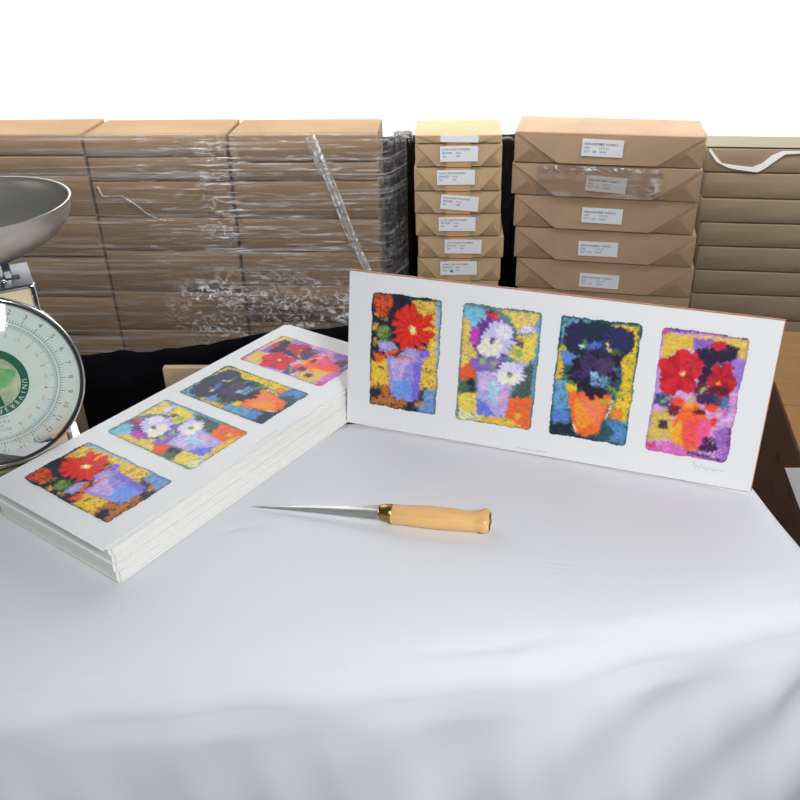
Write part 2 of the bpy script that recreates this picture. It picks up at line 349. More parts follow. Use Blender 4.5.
PICS = [
 dict(sc=5.926, off=(360, 285), q=[(371, 293.8), (444, 299.3), (368.9, 405.8), (435.7, 414.6)], base=(34, 38, 52), L=[
  ('p', (228, 188, 78), .86, [(300, 85), (475, 88), (465, 400), (455, 645), (345, 645), (370, 430), (440, 250), (330, 150)]),
  ('p', (150, 178, 208), .8, [(462, 80), (500, 85), (470, 760), (440, 780), (455, 600), (458, 300)]),
  ('p', (112, 152, 204), .95, [(385, 620), (460, 640), (452, 780), (350, 770), (340, 700)]),
  ('p', (62, 58, 92), .9, [(335, 640), (385, 615), (375, 715), (300, 745)]),
  ('p', (218, 82, 46), .62, [(68, 55), (180, 60), (195, 110), (150, 200), (100, 190), (66, 130)]),
  ('p', (228, 158, 66), .6, [(68, 170), (160, 210), (155, 235), (88, 200)]),
  ('e', (226, 168, 64), .85, (82, 255, 20, 26)), ('e', (200, 140, 60), .7, (80, 350, 16, 26)),
  ('e', (72, 112, 56), .75, (135, 300, 44, 50)), ('e', (130, 156, 80), .4, (130, 290, 34, 36)),
  ('p', (168, 162, 216), .95, [(95, 352), (180, 342), (230, 385), (160, 415), (102, 397)]),
  ('p', (238, 96, 46), .9, [(72, 405), (130, 420), (222, 382), (228, 412), (140, 445), (100, 478), (72, 440)]),
  ('p', (238, 194, 62), .85, [(50, 448), (100, 475), (158, 440), (170, 605), (100, 605), (48, 612)]),
  ('p', (186, 112, 54), .55, [(52, 612), (170, 600), (185, 670), (300, 700), (250, 745), (52, 718)]),
  ('e', (36, 36, 50), .95, (85, 655, 38, 28)), ('e', (200, 140, 60), .6, (350, 710, 28, 16)),
  ('f', (228, 50, 40), (172, 26, 30), (312, 268, 148, 150), 14), ('e', (246, 236, 170), 1, (312, 272, 20, 18)), ('e', (240, 176, 70), 1, (320, 290, 16, 8)),
  ('p', (238, 194, 66), .8, [(365, 262), (430, 250), (475, 262), (470, 290), (420, 275)]), ('p', (238, 194, 66), .8, [(350, 372), (440, 378), (430, 396), (370, 384)]),
  ('p', (152, 140, 216), 1, [(148, 440), (230, 428), (330, 440), (372, 460), (342, 690), (290, 704), (230, 692), (178, 660), (160, 520)]),
  ('p', (196, 170, 222), .6, [(175, 450), (290, 445), (240, 560), (190, 600)]),
  ('p', (104, 150, 226), .8, [(180, 590), (260, 560), (320, 600), (330, 680), (250, 690), (190, 660)]),
  ('p', (120, 100, 210), .7, [(320, 480), (368, 462), (342, 690), (300, 690)]),
  ('p', (164, 156, 224), 1, [(225, 422), (278, 378), (350, 400), (412, 395), (418, 440), (370, 452), (300, 440)]),
  ('e', (122, 96, 206), .9, (388, 418, 36, 28)), ('p', (240, 120, 66), .8, [(222, 424), (292, 438), (345, 436), (300, 456), (215, 440)])]),
 dict(sc=5.714, off=(450, 298), q=[(464, 303.6), (542, 314.4), (456.6, 418), (530, 432)], base=(92, 130, 134), L=[
  ('p', (122, 186, 216), .95, [(80, 35), (240, 80), (210, 160), (110, 210), (76, 130)]),
  ('p', (228, 194, 96), .8, [(70, 100), (118, 130), (118, 200), (130, 270), (160, 340), (58, 410), (60, 300)]),
  ('p', (230, 198, 106), .85, [(255, 66), (510, 98), (505, 165), (420, 175), (380, 195), (340, 112)]),
  ('p', (112, 162, 202), .9, [(490, 150), (526, 110), (500, 330), (475, 570), (440, 592), (470, 350)]),
  ('p', (236, 202, 84), .92, [(380, 228), (502, 212), (482, 350), (440, 385), (335, 345)]),
  ('p', (210, 200, 210), .8, [(395, 180), (450, 152), (505, 188), (490, 208), (378, 218)]),
  ('e', (152, 176, 92), .9, (385, 325, 28, 28)), ('e', (62, 84, 66), .85, (402, 266, 20, 22)),
  ('p', (238, 88, 48), .9, [(58, 402), (112, 368), (155, 440), (142, 468), (56, 464)]),
  ('p', (76, 106, 86), .9, [(48, 472), (145, 458), (155, 545), (50, 545)]), ('e', (40, 46, 62), .8, (122, 500, 24, 40)),
  ('p', (232, 202, 88), .9, [(44, 545), (150, 545), (155, 660), (290, 690), (310, 735), (50, 695)]),
  ('p', (218, 218, 186), .7, [(44, 640), (150, 650), (180, 692), (60, 692)]),
  ('p', (70, 88, 82), .88, [(440, 398), (484, 388), (456, 585), (345, 575), (400, 480)]),
  ('p', (242, 104, 50), .93, [(338, 578), (468, 585), (458, 772), (300, 735), (310, 680)]), ('e', (238, 180, 60), .7, (385, 685, 22, 22)),
  ('p', (236, 190, 62), .85, [(175, 692), (310, 688), (440, 762), (200, 722)]),
  ('f', (112, 62, 146), (84, 40, 110), (250, 232, 142, 132), 22), ('e', (192, 70, 176), .9, (140, 218, 26, 56)),
  ('p', (216, 60, 78), .95, [(188, 84), (268, 80), (278, 132), (240, 126)]), ('p', (50, 30, 60), .8, [(185, 74), (260, 76), (230, 92)]),
  ('f', (206, 202, 236), (176, 170, 220), (266, 242, 118, 116), 20), ('e', (234, 226, 206), .8, (228, 288, 72, 52)), ('e', (222, 216, 240), .7, (310, 200, 50, 46)),
  ('e', (86, 92, 106), 1, (246, 248, 17, 15)),
  ('p', (132, 98, 192), .95, [(106, 348), (330, 356), (340, 400), (150, 424), (120, 392)]), ('e', (154, 172, 118), .9, (190, 365, 28, 17)), ('e', (154, 172, 118), .9, (258, 386, 30, 17)),
  ('p', (176, 166, 220), 1, [(152, 430), (262, 418), (356, 490), (312, 684), (250, 692), (158, 672)]),
  ('p', (106, 118, 216), .9, [(152, 570), (200, 600), (262, 682), (158, 676)]), ('e', (168, 204, 232), .8, (250, 540, 32, 72)),
  ('p', (218, 162, 206), .8, [(282, 560), (320, 520), (346, 520), (290, 650)]), ('p', (206, 176, 226), .7, [(165, 440), (230, 430), (220, 520), (170, 540)]),
  ('f', (92, 62, 130), (92, 62, 130), (300, 400, 46, 34), 9),
  ('f', (226, 220, 236), (190, 186, 226), (348, 436, 98, 76), 18), ('e', (240, 236, 214), .9, (340, 470, 66, 34)), ('e', (104, 116, 112), 1, (342, 442, 19, 12)),
  ('p', (190, 186, 232), .8, [(370, 370), (450, 372), (420, 420), (380, 410)])]),
 dict(sc=5.634, off=(544, 310), q=[(562.4, 316.4), (643.6, 325.6), (548.6, 433.6), (623.6, 447.4)], base=(44, 82, 92), L=[
  ('p', (112, 166, 190), .72, [(108, 42), (300, 60), (210, 110), (125, 175), (98, 205)]),
  ('p', (226, 190, 54), .82, [(325, 82), (545, 92), (535, 205), (485, 600), (470, 645), (355, 605), (440, 420), (435, 270), (515, 205), (508, 122), (340, 102)]),
  ('e', (226, 128, 50), .85, (400, 598, 46, 30)),
  ('p', (218, 184, 62), .8, [(82, 198), (142, 222), (112, 310), (96, 400), (62, 395)]),
  ('p', (92, 132, 202), .9, [(88, 236), (210, 236), (170, 325), (108, 300)]),
  ('p', (98, 154, 194), .8, [(56, 398), (142, 400), (155, 565), (50, 565)]), ('e', (86, 128, 200), .9, (92, 604, 48, 52)),
  ('p', (30, 40, 56), .95, [(22, 642), (150, 640), (175, 705), (440, 775), (20, 715)]),
  ('p', (86, 136, 192), .7, [(335, 618), (475, 642), (448, 775), (340, 745), (390, 700)]),
  ('p', (36, 46, 70), .95, [(150, 80), (330, 62), (430, 110), (515, 140), (500, 240), (420, 300), (250, 290), (130, 240), (110, 180)]),
  ('f', (46, 44, 84), (30, 30, 60), (205, 150, 92, 98), 9), ('f', (34, 52, 70), (28, 36, 60), (305, 118, 92, 62), 8), ('f', (48, 50, 98), (32, 36, 70), (415, 170, 105, 76), 9),
  ('p', (82, 104, 196), .9, [(245, 192), (335, 178), (312, 224), (250, 228)]), ('e', (92, 152, 90), .95, (234, 194, 13, 32)), ('e', (226, 236, 232), 1, (212, 214, 14, 10)),
  ('e', (222, 204, 126), .9, (362, 210, 10, 28)), ('e', (222, 204, 126), .9, (382, 238, 14, 10)), ('e', (70, 96, 60), .8, (410, 250, 30, 26)),
  ('p', (242, 190, 52), .95, [(118, 428), (192, 430), (182, 475), (132, 472)]),
  ('p', (242, 104, 44), 1, [(136, 466), (386, 486), (330, 620), (302, 704), (222, 718), (158, 684)]),
  ('p', (248, 152, 50), .75, [(170, 510), (250, 520), (270, 640), (220, 680), (175, 650)]), ('p', (248, 128, 90), .6, [(190, 500), (340, 540), (290, 690), (250, 600)]),
  ('p', (196, 152, 52), .85, [(270, 515), (372, 510), (350, 545), (290, 540)]), ('p', (236, 226, 204), .9, [(378, 510), (388, 515), (352, 618), (338, 615)]),
  ('p', (232, 222, 190), .7, [(150, 640), (160, 640), (175, 690), (160, 685)]),
  ('f', (38, 28, 52), (28, 22, 40), (286, 358, 176, 148), 13), ('p', (84, 76, 152), .7, [(205, 290), (240, 300), (280, 370), (250, 380)]), ('e', (66, 50, 92), .7, (250, 300, 50, 46)), ('e', (78, 58, 100), .7, (345, 320, 60, 48)), ('e', (60, 50, 100), .6, (205, 370, 50, 24)),
  ('e', (150, 192, 226), 1, (284, 374, 25, 18)), ('e', (108, 154, 192), .42, (318, 412, 62, 38)), ('e', (70, 110, 140), .7, (410, 345, 26, 18)),
  ('p', (112, 152, 62), .9, [(92, 372), (105, 372), (175, 418), (150, 425)]), ('p', (130, 160, 62), .9, [(352, 440), (375, 440), (445, 498), (415, 500)])]),
 dict(sc=5.405, off=(640, 322), q=[(664.5, 328.5), (751.1, 340.9), (645.2, 448.9), (723.1, 461.9)], base=(206, 156, 208), L=[
  ('p', (218, 188, 96), .9, [(130, 62), (590, 108), (600, 130), (130, 90)]), ('p', (84, 52, 112), .85, [(110, 22), (610, 92), (580, 108), (350, 66), (120, 52)]),
  ('e', (204, 72, 122), .95, (132, 48, 26, 26)),
  ('p', (216, 184, 66), .88, [(130, 72), (290, 86), (305, 155), (230, 155), (150, 205), (108, 262)]),
  ('p', (132, 98, 184), .88, [(292, 88), (400, 106), (385, 165), (298, 165)]),
  ('p', (216, 188, 80), .85, [(430, 92), (602, 112), (588, 245), (530, 255), (515, 170)]),
  ('p', (150, 116, 206), .9, [(475, 222), (560, 205), (592, 250), (565, 335), (520, 395), (505, 280)]), ('e', (216, 130, 200), .7, (500, 440, 26, 20)),
  ('p', (46, 28, 62), .97, [(296, 165), (480, 125), (545, 155), (525, 215), (400, 250), (370, 350), (280, 410), (330, 280)]),
  ('p', (182, 152, 216), .9, [(96, 262), (165, 260), (155, 400), (72, 445)]),
  ('p', (62, 72, 112), .85, [(78, 385), (165, 400), (215, 450), (130, 475), (76, 445)]),
  ('p', (204, 178, 62), .62, [(52, 500), (172, 478), (178, 625), (38, 645)]), ('e', (70, 50, 60), .7, (125, 560, 24, 26)),
  ('e', (104, 32, 62), .9, (385, 395, 104, 66)), ('e', (120, 34, 50), .85, (200, 478, 56, 40)), ('e', (60, 40, 84), .85, (370, 430, 60, 34)), ('e', (52, 76, 110), .8, (430, 420, 34, 26)),
  ('f', (212, 38, 52), (140, 14, 36), (222, 288, 132, 136), 5), ('f', (214, 46, 60), (150, 18, 40), (290, 235, 62, 76), 5),
  ('f', (194, 36, 54), (128, 16, 40), (440, 320, 88, 108), 5), ('f', (210, 42, 64), (150, 20, 50), (436, 138, 52, 34), 5),
  ('e', (246, 214, 120), 1, (230, 290, 18, 14)), ('e', (244, 180, 60), 1, (425, 343, 12, 13)), ('e', (90, 18, 40), .6, (430, 380, 52, 24)),
  ('p', (152, 170, 112), .8, [(205, 468), (275, 420), (365, 345), (372, 362), (300, 425), (225, 472)]), ('p', (130, 160, 130), .8, [(95, 440), (178, 402), (182, 414), (105, 452)]),
  ('e', (236, 72, 42), .95, (202, 440, 36, 24)), ('p', (236, 70, 42), .95, [(338, 455), (430, 462), (420, 490), (385, 502), (355, 480)]), ('e', (226, 50, 50), .95, (395, 546, 20, 24)),
  ('p', (242, 104, 48), 1, [(176, 545), (228, 465), (300, 440), (352, 520), (392, 556), (334, 692), (240, 702), (168, 682)]),
  ('e', (70, 20, 40), .8, (320, 498, 34, 14)), ('e', (246, 150, 60), .8, (265, 458, 30, 16)),
  ('p', (246, 84, 78), .85, [(225, 540), (330, 530), (310, 680), (235, 680)]), ('p', (240, 82, 156), .85, [(318, 540), (388, 545), (332, 685), (300, 688)]),
  ('p', (244, 160, 50), .8, [(172, 570), (222, 540), (222, 690), (168, 675)]),
  ('e', (74, 112, 164), .8, (456, 462, 24, 56)), ('e', (222, 92, 172), .8, (448, 500, 14, 20)),
  ('p', (146, 96, 182), .9, [(390, 590), (495, 580), (462, 742), (400, 725)]), ('p', (110, 50, 110), .8, [(470, 590), (496, 582), (478, 680), (455, 680)]), ('p', (64, 34, 74), .9, [(345, 625), (392, 640), (410, 705), (300, 700)]),
  ('p', (210, 108, 186), .93, [(20, 648), (160, 650), (310, 715), (450, 780), (60, 715)]), ('p', (200, 64, 120), .8, [(26, 650), (80, 650), (60, 690), (30, 690)]),
  ('p', (72, 50, 112), .85, [(235, 695), (455, 745), (448, 764), (260, 716)])]),
]
NU, NV, MG = 132, 196, .035
def paint(P, seed):
    pts = [((x-P['off'][0])*P['sc'], (y-P['off'][1])*P['sc']) for x, y in P['q']]
    H = homog([(0, 0), (1, 0), (0, 1), (1, 1)], pts)
    U, V = np.meshgrid(np.linspace(-MG, 1+MG, NU), np.linspace(-MG, 1+MG, NV))
    W_ = H[2, 0]*U+H[2, 1]*V+1
    X = (H[0, 0]*U+H[0, 1]*V+H[0, 2])/W_; Y = (H[1, 0]*U+H[1, 1]*V+H[1, 2])/W_
    s = seed*13.7
    wx = X+(fnoise(X/26+s, Y/26)-.5)*22+(vnoise(X/4, Y/9+s)-.5)*15
    wy = Y+(fnoise(X/26, Y/26+s+30)-.5)*22+(vnoise(X/4+40, Y/9+s)-.5)*19
    jit = np.random.RandomState(int(seed)+5); wx = wx+(jit.rand(NV, NU)-.5)*11; wy = wy+(jit.rand(NV, NU)-.5)*11
    img = np.zeros((NV, NU, 3)); img[:] = P['base']
    img *= (.75+.5*fnoise(X/30+s, Y/12))[..., None]
    grain = (vnoise(X/4.6+s, Y/4.6)*.55+vnoise(X/9+s*2, Y/3.2)*.45)*.62+fnoise(X/26+s, Y/20+s)*.38+(jit.rand(NV, NU)-.5)*.12
    streak = vnoise(X/30+Y/14+s, Y/5-X/11)
    for k, l in enumerate(P['L']):
        if l[0] == 'p':
            q = l[3]; inside = np.zeros(X.shape, bool)
            for i in range(len(q)):
                x1, y1 = q[i-1]; x2, y2 = q[i]
                c = ((y1 > wy) != (y2 > wy)) & (wx < (x2-x1)*(wy-y1)/((y2-y1) or 1e-9)+x1); inside ^= c
            cover, col = l[2], np.array(l[1], float)
        elif l[0] == 'e':
            cx, cy, a, b = l[3]; inside = ((wx-cx)/a)**2+((wy-cy)/b)**2 < 1; cover, col = l[2], np.array(l[1], float)
        else:
            cx, cy, a, b = l[3]; n = l[4]; lx, ly = (X*.6+wx*.4-cx)/a, (Y*.6+wy*.4-cy)/b
            rr = np.hypot(lx, ly); th = np.arctan2(ly, lx)+.35*(fnoise(rr*2+k, rr*0+s)-.5)+k
            cell = np.floor(th*n/(2*np.pi))
            reach = .70+.22*np.abs(np.sin(th*n/2+.3))+.34*(vnoise(cell*3.7+50, cell*0+k)-.5)+.22*(vnoise(th*9+k, rr*5)-.5)
            inside = rr < reach; cover = .995; col = np.array(l[1], float)
            dark = np.array(l[2], float)
            pet = np.clip(np.abs(np.cos(th*n/2+.3))*1.3-.75, 0, 1)*.8+np.clip(vnoise(th*n*1.7+k*5, rr*3)-.5, 0, 1)*1.0
            c2 = col[None, None]*(1-np.clip(pet, 0, 1)[..., None])+dark*np.clip(pet, 0, 1)[..., None]
            c2 = c2*(.9+.2*grain)[..., None]
            img[inside] = c2[inside]; continue
        msk = inside & (grain < np.quantile(grain, 1-(1-cover)*.45))
        c = col*(.86+.28*streak)[..., None]
        c = c+((vnoise(X/11+k*7, Y/11+s)-.5)*26)[..., None]*np.array([1, .7, -.5])
        img[msk] = c[msk]
    # ragged outer edge, darker line of underpainting along it
    e = np.minimum(np.minimum(U, 1-U)*1.0, np.minimum(V, 1-V)*1.45)
    jag = (fnoise(U*5+s, V*7)-.5)*.034+(vnoise(U*40, V*60+s)-.5)*.012
    cr = np.maximum(0, .06-np.minimum(U, 1-U))+np.maximum(0, .04-np.minimum(V, 1-V))*1.4
    d = e+jag-np.maximum(0, cr-.1)*.9
    keep = d > -.013
    edge = np.exp(-np.maximum(d, 0)/.012)*(vnoise(U*12+s, V*16)*.9)
    ec = np.array([(50, 60, 80), (90, 120, 120), (40, 90, 100), (150, 90, 150)][int(seed) % 4], float)
    img = img*(1-edge[..., None])+ec*edge[..., None]
    for _ in range(1):
        q = np.pad(img, ((1, 1), (1, 1), (0, 0)), 'edge')
        img = (q[1:-1, 1:-1]*4+q[:-2, 1:-1]*2+q[2:, 1:-1]*2+q[1:-1, :-2]*2+q[1:-1, 2:]*2+q[:-2, :-2]+q[2:, 2:]+q[:-2, 2:]+q[2:, :-2])/16
    img = np.clip(img, 8, 250)/255
    lin = np.where(img <= .04045, img/12.92, ((img+.055)/1.055)**2.4)*1.13
    return np.clip(lin, 0, .93), keep
def picture_mesh(k, x0, x1, z1, z0):
    """flat picture in x,z: x0..x1 across, z1 top, z0 bottom"""
    col, keep = paint(PICS[k], k)
    v = []; cols = []; idx = -np.ones((NV, NU), int)
    f = []
    ok = keep[:-1, :-1] & keep[1:, :-1] & keep[:-1, 1:] & keep[1:, 1:]
    used = np.zeros((NV, NU), bool); used[:-1, :-1] |= ok; used[1:, :-1] |= ok; used[:-1, 1:] |= ok; used[1:, 1:] |= ok
    js, is_ = np.nonzero(used)
    for j, i in zip(js, is_):
        u = -MG+i/(NU-1)*(1+2*MG); t = -MG+j/(NV-1)*(1+2*MG)
        idx[j, i] = len(v); v.append((x0+u*(x1-x0), 0, z1+t*(z0-z1))); cols.append(col[j, i])
    js, is_ = np.nonzero(ok)
    for j, i in zip(js, is_): f.append((int(idx[j+1, i]), int(idx[j+1, i+1]), int(idx[j, i+1]), int(idx[j, i])))
    me = bpy.data.meshes.new('flower_picture'); me.from_pydata(v, [], f); me.materials.append(M['paint'])
    a = me.color_attributes.new('ink', 'FLOAT_COLOR', 'POINT')
    a.data.foreach_set('color', np.hstack([np.array(cols), np.ones((len(cols), 1))]).astype(np.float32).ravel())
    return me
S = .508; PH = .4035*S
PX = [.0636, .2409, .2964, .4835, .5304, .7104, .7586, .9366]
PT, PB = .0471*S, .3406*S
pic_meshes = [picture_mesh(k, PX[2*k]*S, PX[2*k+1]*S, PH-PT, PH-PB) for k in range(4)]
pic_words = ['picture of a red daisy in a lavender pot', 'picture of white and lilac flowers in a lavender pot',
             'picture of dark blue flowers in an orange pot', 'picture of red pansies in an orange pot']
def curve_strip(pts, wd):
    g = Geo()
    for a, b in zip(pts[:-1], pts[1:]):
        a, b = np.array(a, float), np.array(b, float); d = b-a; n = np.array([-d[1], d[0]])/(np.linalg.norm(d)+1e-9)*wd/2
        g.quad((a[0]-n[0], 0, a[1]-n[1]), (b[0]-n[0], 0, b[1]-n[1]), (b[0]+n[0], 0, b[1]+n[1]), (a[0]+n[0], 0, a[1]+n[1]))
    return g
def print_marks(parent, off):
    """pencil signature and the tiny caption lines"""
    g = Geo(); x0 = .868*S; z0 = PH-.362*S
    pts = []
    for i in range(90):
        t = i/89; pts.append((x0+t*.034, z0-.0015*t+(.0032*math.sin(t*52)*(1-t*.7)+.0012*math.sin(t*23+1))*(1 if t < .8 else .2)))
    s = curve_strip(pts, .0003); g.add(s.v, s.f)
    o = g.build('signature', M['pencil'], parent); o.location = (0, off, 0)
    g = Geo()
    for a, b in ((.455, .53),):
        x = a*S
        while x < b*S:
            wd = random.uniform(.0008, .002)
            g.quad((x, 0, .0050), (x+wd, 0, .0050), (x+wd, 0, .0057), (x, 0, .0057)); x += wd+.0005
    o = g.build('caption', M['pencil'], parent); o.location = (0, off, 0)
def make_print(name, parent, off):
    for k in range(4):
        p = bpy.data.objects.new('flower_picture', pic_meshes[k]); C.objects.link(p); p.parent = parent; p.location = (0, off, 0)
        p['label'] = pic_words[k]
    print_marks(parent, off)

# the mounted print that leans at the back of the table
bx, by, bth, lean = -.1417*S, 1.9261*S, -.3525, .1788
board = empty('mounted_print', (bx, by, .0012)); board.rotation_euler = (-lean, 0, bth)
tag(board, 'long print of four potted flowers on brown hardboard, propped upright at back of table', 'art print')
box('hardboard_backing', (-.0005, S+.0012, .0012, .0062, 0, PH+.001), M['hardboard'], board)
sheet = box('print_sheet', (0, S, 0, .0012, 0, PH), M['paper'], board)
make_print('p', sheet, -.0003)
# strut behind that lets it stand
g = bmesh.new(); add_box(g, .22, .27, .0064, .0084, .0, .15)
st = bm_obj('easel_strut', g, M['hardboard'], board)
st.rotation_euler = (0, 0, 0)

# the stack of prints
sth = .948; so = Vector((-.6022*S, 1.3348*S))
e1 = Vector((math.cos(sth), math.sin(sth))); e2 = Vector((-math.sin(sth), math.cos(sth)))
def stack_pt(a, b): return so+e1*a+e2*b
SH = .0392
N_SHEET = 30
th = (SH-.0016)/N_SHEET
plain = None
base_lab = 'blank-edged off-white print sheet pressed in the thick pile at left of table'
rs = random.Random(3)
for i in range(N_SHEET+1):
    z = .0002+i*th
    if i < N_SHEET:
        # the pile is knocked up in a few batches that sit slightly askew
        if i < 2: dx, dy, rot = .0035, -.0150, .0
        elif i < 10: dx, dy, rot = .0045, -.0130, .001
        elif i < 17: dx, dy, rot = .0040, -.0112, .002
        elif i < 25: dx, dy, rot = .0065, -.0085, .003
        else: dx, dy, rot = .0060, -.0062, .005
        dx += rs.uniform(-.0003, .0003); dy += rs.uniform(-.0003, .0003); rot += rs.uniform(-.0004, .0004)
        q = stack_pt(dx-.0015, dy)
        if plain is None:
            bm = bmesh.new(); add_box(bm, 0, S+.002, 0, PH+.003, 0, th*.93)
            ed = [e for e in bm.edges if abs(e.verts[0].co.z-e.verts[1].co.z) > 1e-6]
            bmesh.ops.bevel(bm, geom=ed, offset=.003, segments=3, affect='EDGES')
            o = bm_obj('print_sheet_blank', bm, M['sheet']); o.name = 'stacked_print'; plain = o
        else: o = plain.copy(); C.objects.link(o)
        o.location = (q.x, q.y, z); o.rotation_euler = (0, 0, sth+rot)
        tag(o, base_lab, 'print sheet', 'print sheets in the pile')
top = empty('flower_print', (so.x, so.y, .0004+N_SHEET*th), sth)
tag(top, 'white print of four potted flowers lying flat, topmost of the thick pile', 'art print')
sh = box('print_sheet', (0, S, 0, PH, 0, .0009), M['paper'], top)
holder = sh
for k in range(4):
    p = bpy.data.objects.new('flower_picture', pic_meshes[k]); C.objects.link(p); p.parent = sh; p.rotation_euler = (-math.pi/2, 0, 0); p.location = (0, 0, .0012)
    p['label'] = pic_words[k]
print_marks(sh, 0)
for c_ in sh.children:
    if c_.name.startswith(('signature', 'caption')): c_.rotation_euler = (-math.pi/2, 0, 0); c_.location = (0, 0, .0012)

# ------------------------------------------------------------------ knife
def knife():
    A = on_z(252, 505, .004); B = on_z(490, 523, .011)
    tip = Vector((A[0], A[1], 0)); end = Vector((B[0], B[1], 0)); d = end-tip; L = d.length; ang = math.atan2(d.y, d.x)
    root = empty('boning_knife', (tip.x, tip.y, .0005), ang)
    tag(root, 'slim knife with a tapering steel blade and pale birch handle lying on the white cloth', 'knife')
    bl = L*.555
    # blade: lies nearly flat, sharpened edge towards the camera
    n = 40; v, f = [], []
    for i in range(n+1):
        t = i/n; x = t*bl; wd = .0006+.0165*t**.75
        yc = .0016*math.sin(t*3.1)
        yb = yc+wd*.35; ye = yc-wd*.65; tk = .0003+.0009*t; lift = .0015+.0095*t
        tilt = .0035*t
        v += [(x, yb, lift+tk+tilt), (x, yb, lift-tk+tilt), (x, ye, lift-.0001-tilt*.4), (x, (yb+ye)/2, lift+tk*.9+tilt*.4)]
    for i in range(n):
        a = i*4; b = a+4
        f += [(a, b, b+3, a+3), (a+3, b+3, b+2, a+2), (a+1, a+2, b+2, b+1), (a, a+1, b+1, b)]
    f += [(0, 3, 2, 1), (4*n, 4*n+1, 4*n+2, 4*n+3)]
    mesh_obj('blade', v, f, M['blade'], root, True)
    def tube(name, secs, m, par, seg=20, power=2.0):
        v, f = [], []
        for x, yc, zc, a, b in secs:
            for k in range(seg):
                t = 2*math.pi*k/seg; cx, sy = math.cos(t), math.sin(t)
                v.append((x, yc+a*math.copysign(abs(cx)**(2/power), cx), zc+b*math.copysign(abs(sy)**(2/power), sy)))
        for i in range(len(secs)-1):
            for k in range(seg): f.append((i*seg+k, i*seg+(k+1) % seg, (i+1)*seg+(k+1) % seg, (i+1)*seg+k))
        f.append(tuple(range(seg))); f.append(tuple((len(secs)-1)*seg+k for k in range(seg))[::-1])
        return mesh_obj(name, v, f, m, par, True)
    zc = .0112
    tube('ferrule', [(bl-.002, 0, zc, .0078, .0078), (bl, 0, zc, .0092, .0090), (bl+.004, 0, zc, .0095, .0093), (bl+.0045, 0, zc, .0100, .0097), (bl+.0125, 0, zc, .0104, .0102), (bl+.013, 0, zc, .0100, .0098)], M['brass'], root)
    h0 = bl+.012; hl = L-h0
    S_ = [(0, .0108, .0106), (.02, .0118, .0112), (.12, .0112, .0110), (.2, .0122, .0118), (.4, .0135, .0124), (.6, .0130, .0122), (.78, .0116, .0116), (.84, .0113, .0114), (.89, .0128, .0120), (.93, .0160, .0128), (.965, .0158, .0128), (.985, .0146, .0120), (.995, .0130, .0110)]
    h = tube('handle', [(h0+t*hl, -.0008*math.sin(t*3)+(.0015 if t > .86 else 0), max(b*.9, .0098)+.0003, a*.95, b*.9) for t, a, b in S_], M['wood'], root, 28, 2.5)
    # butt is cut to facets and capped with a worn metal plate
    tube('end_plate', [(h0+hl*.992, .0015, .0115, .0108, .0100), (h0+hl*1.004, .0015, .0115, .0104, .0096)], M['endcap'], root, 24)
    tube('rivet', [(h0+hl*1.002, .0015, .0115, .0032, .0032), (h0+hl*1.014, .0015, .0115, .0026, .0026)], M['brass'], root, 12)
knife()

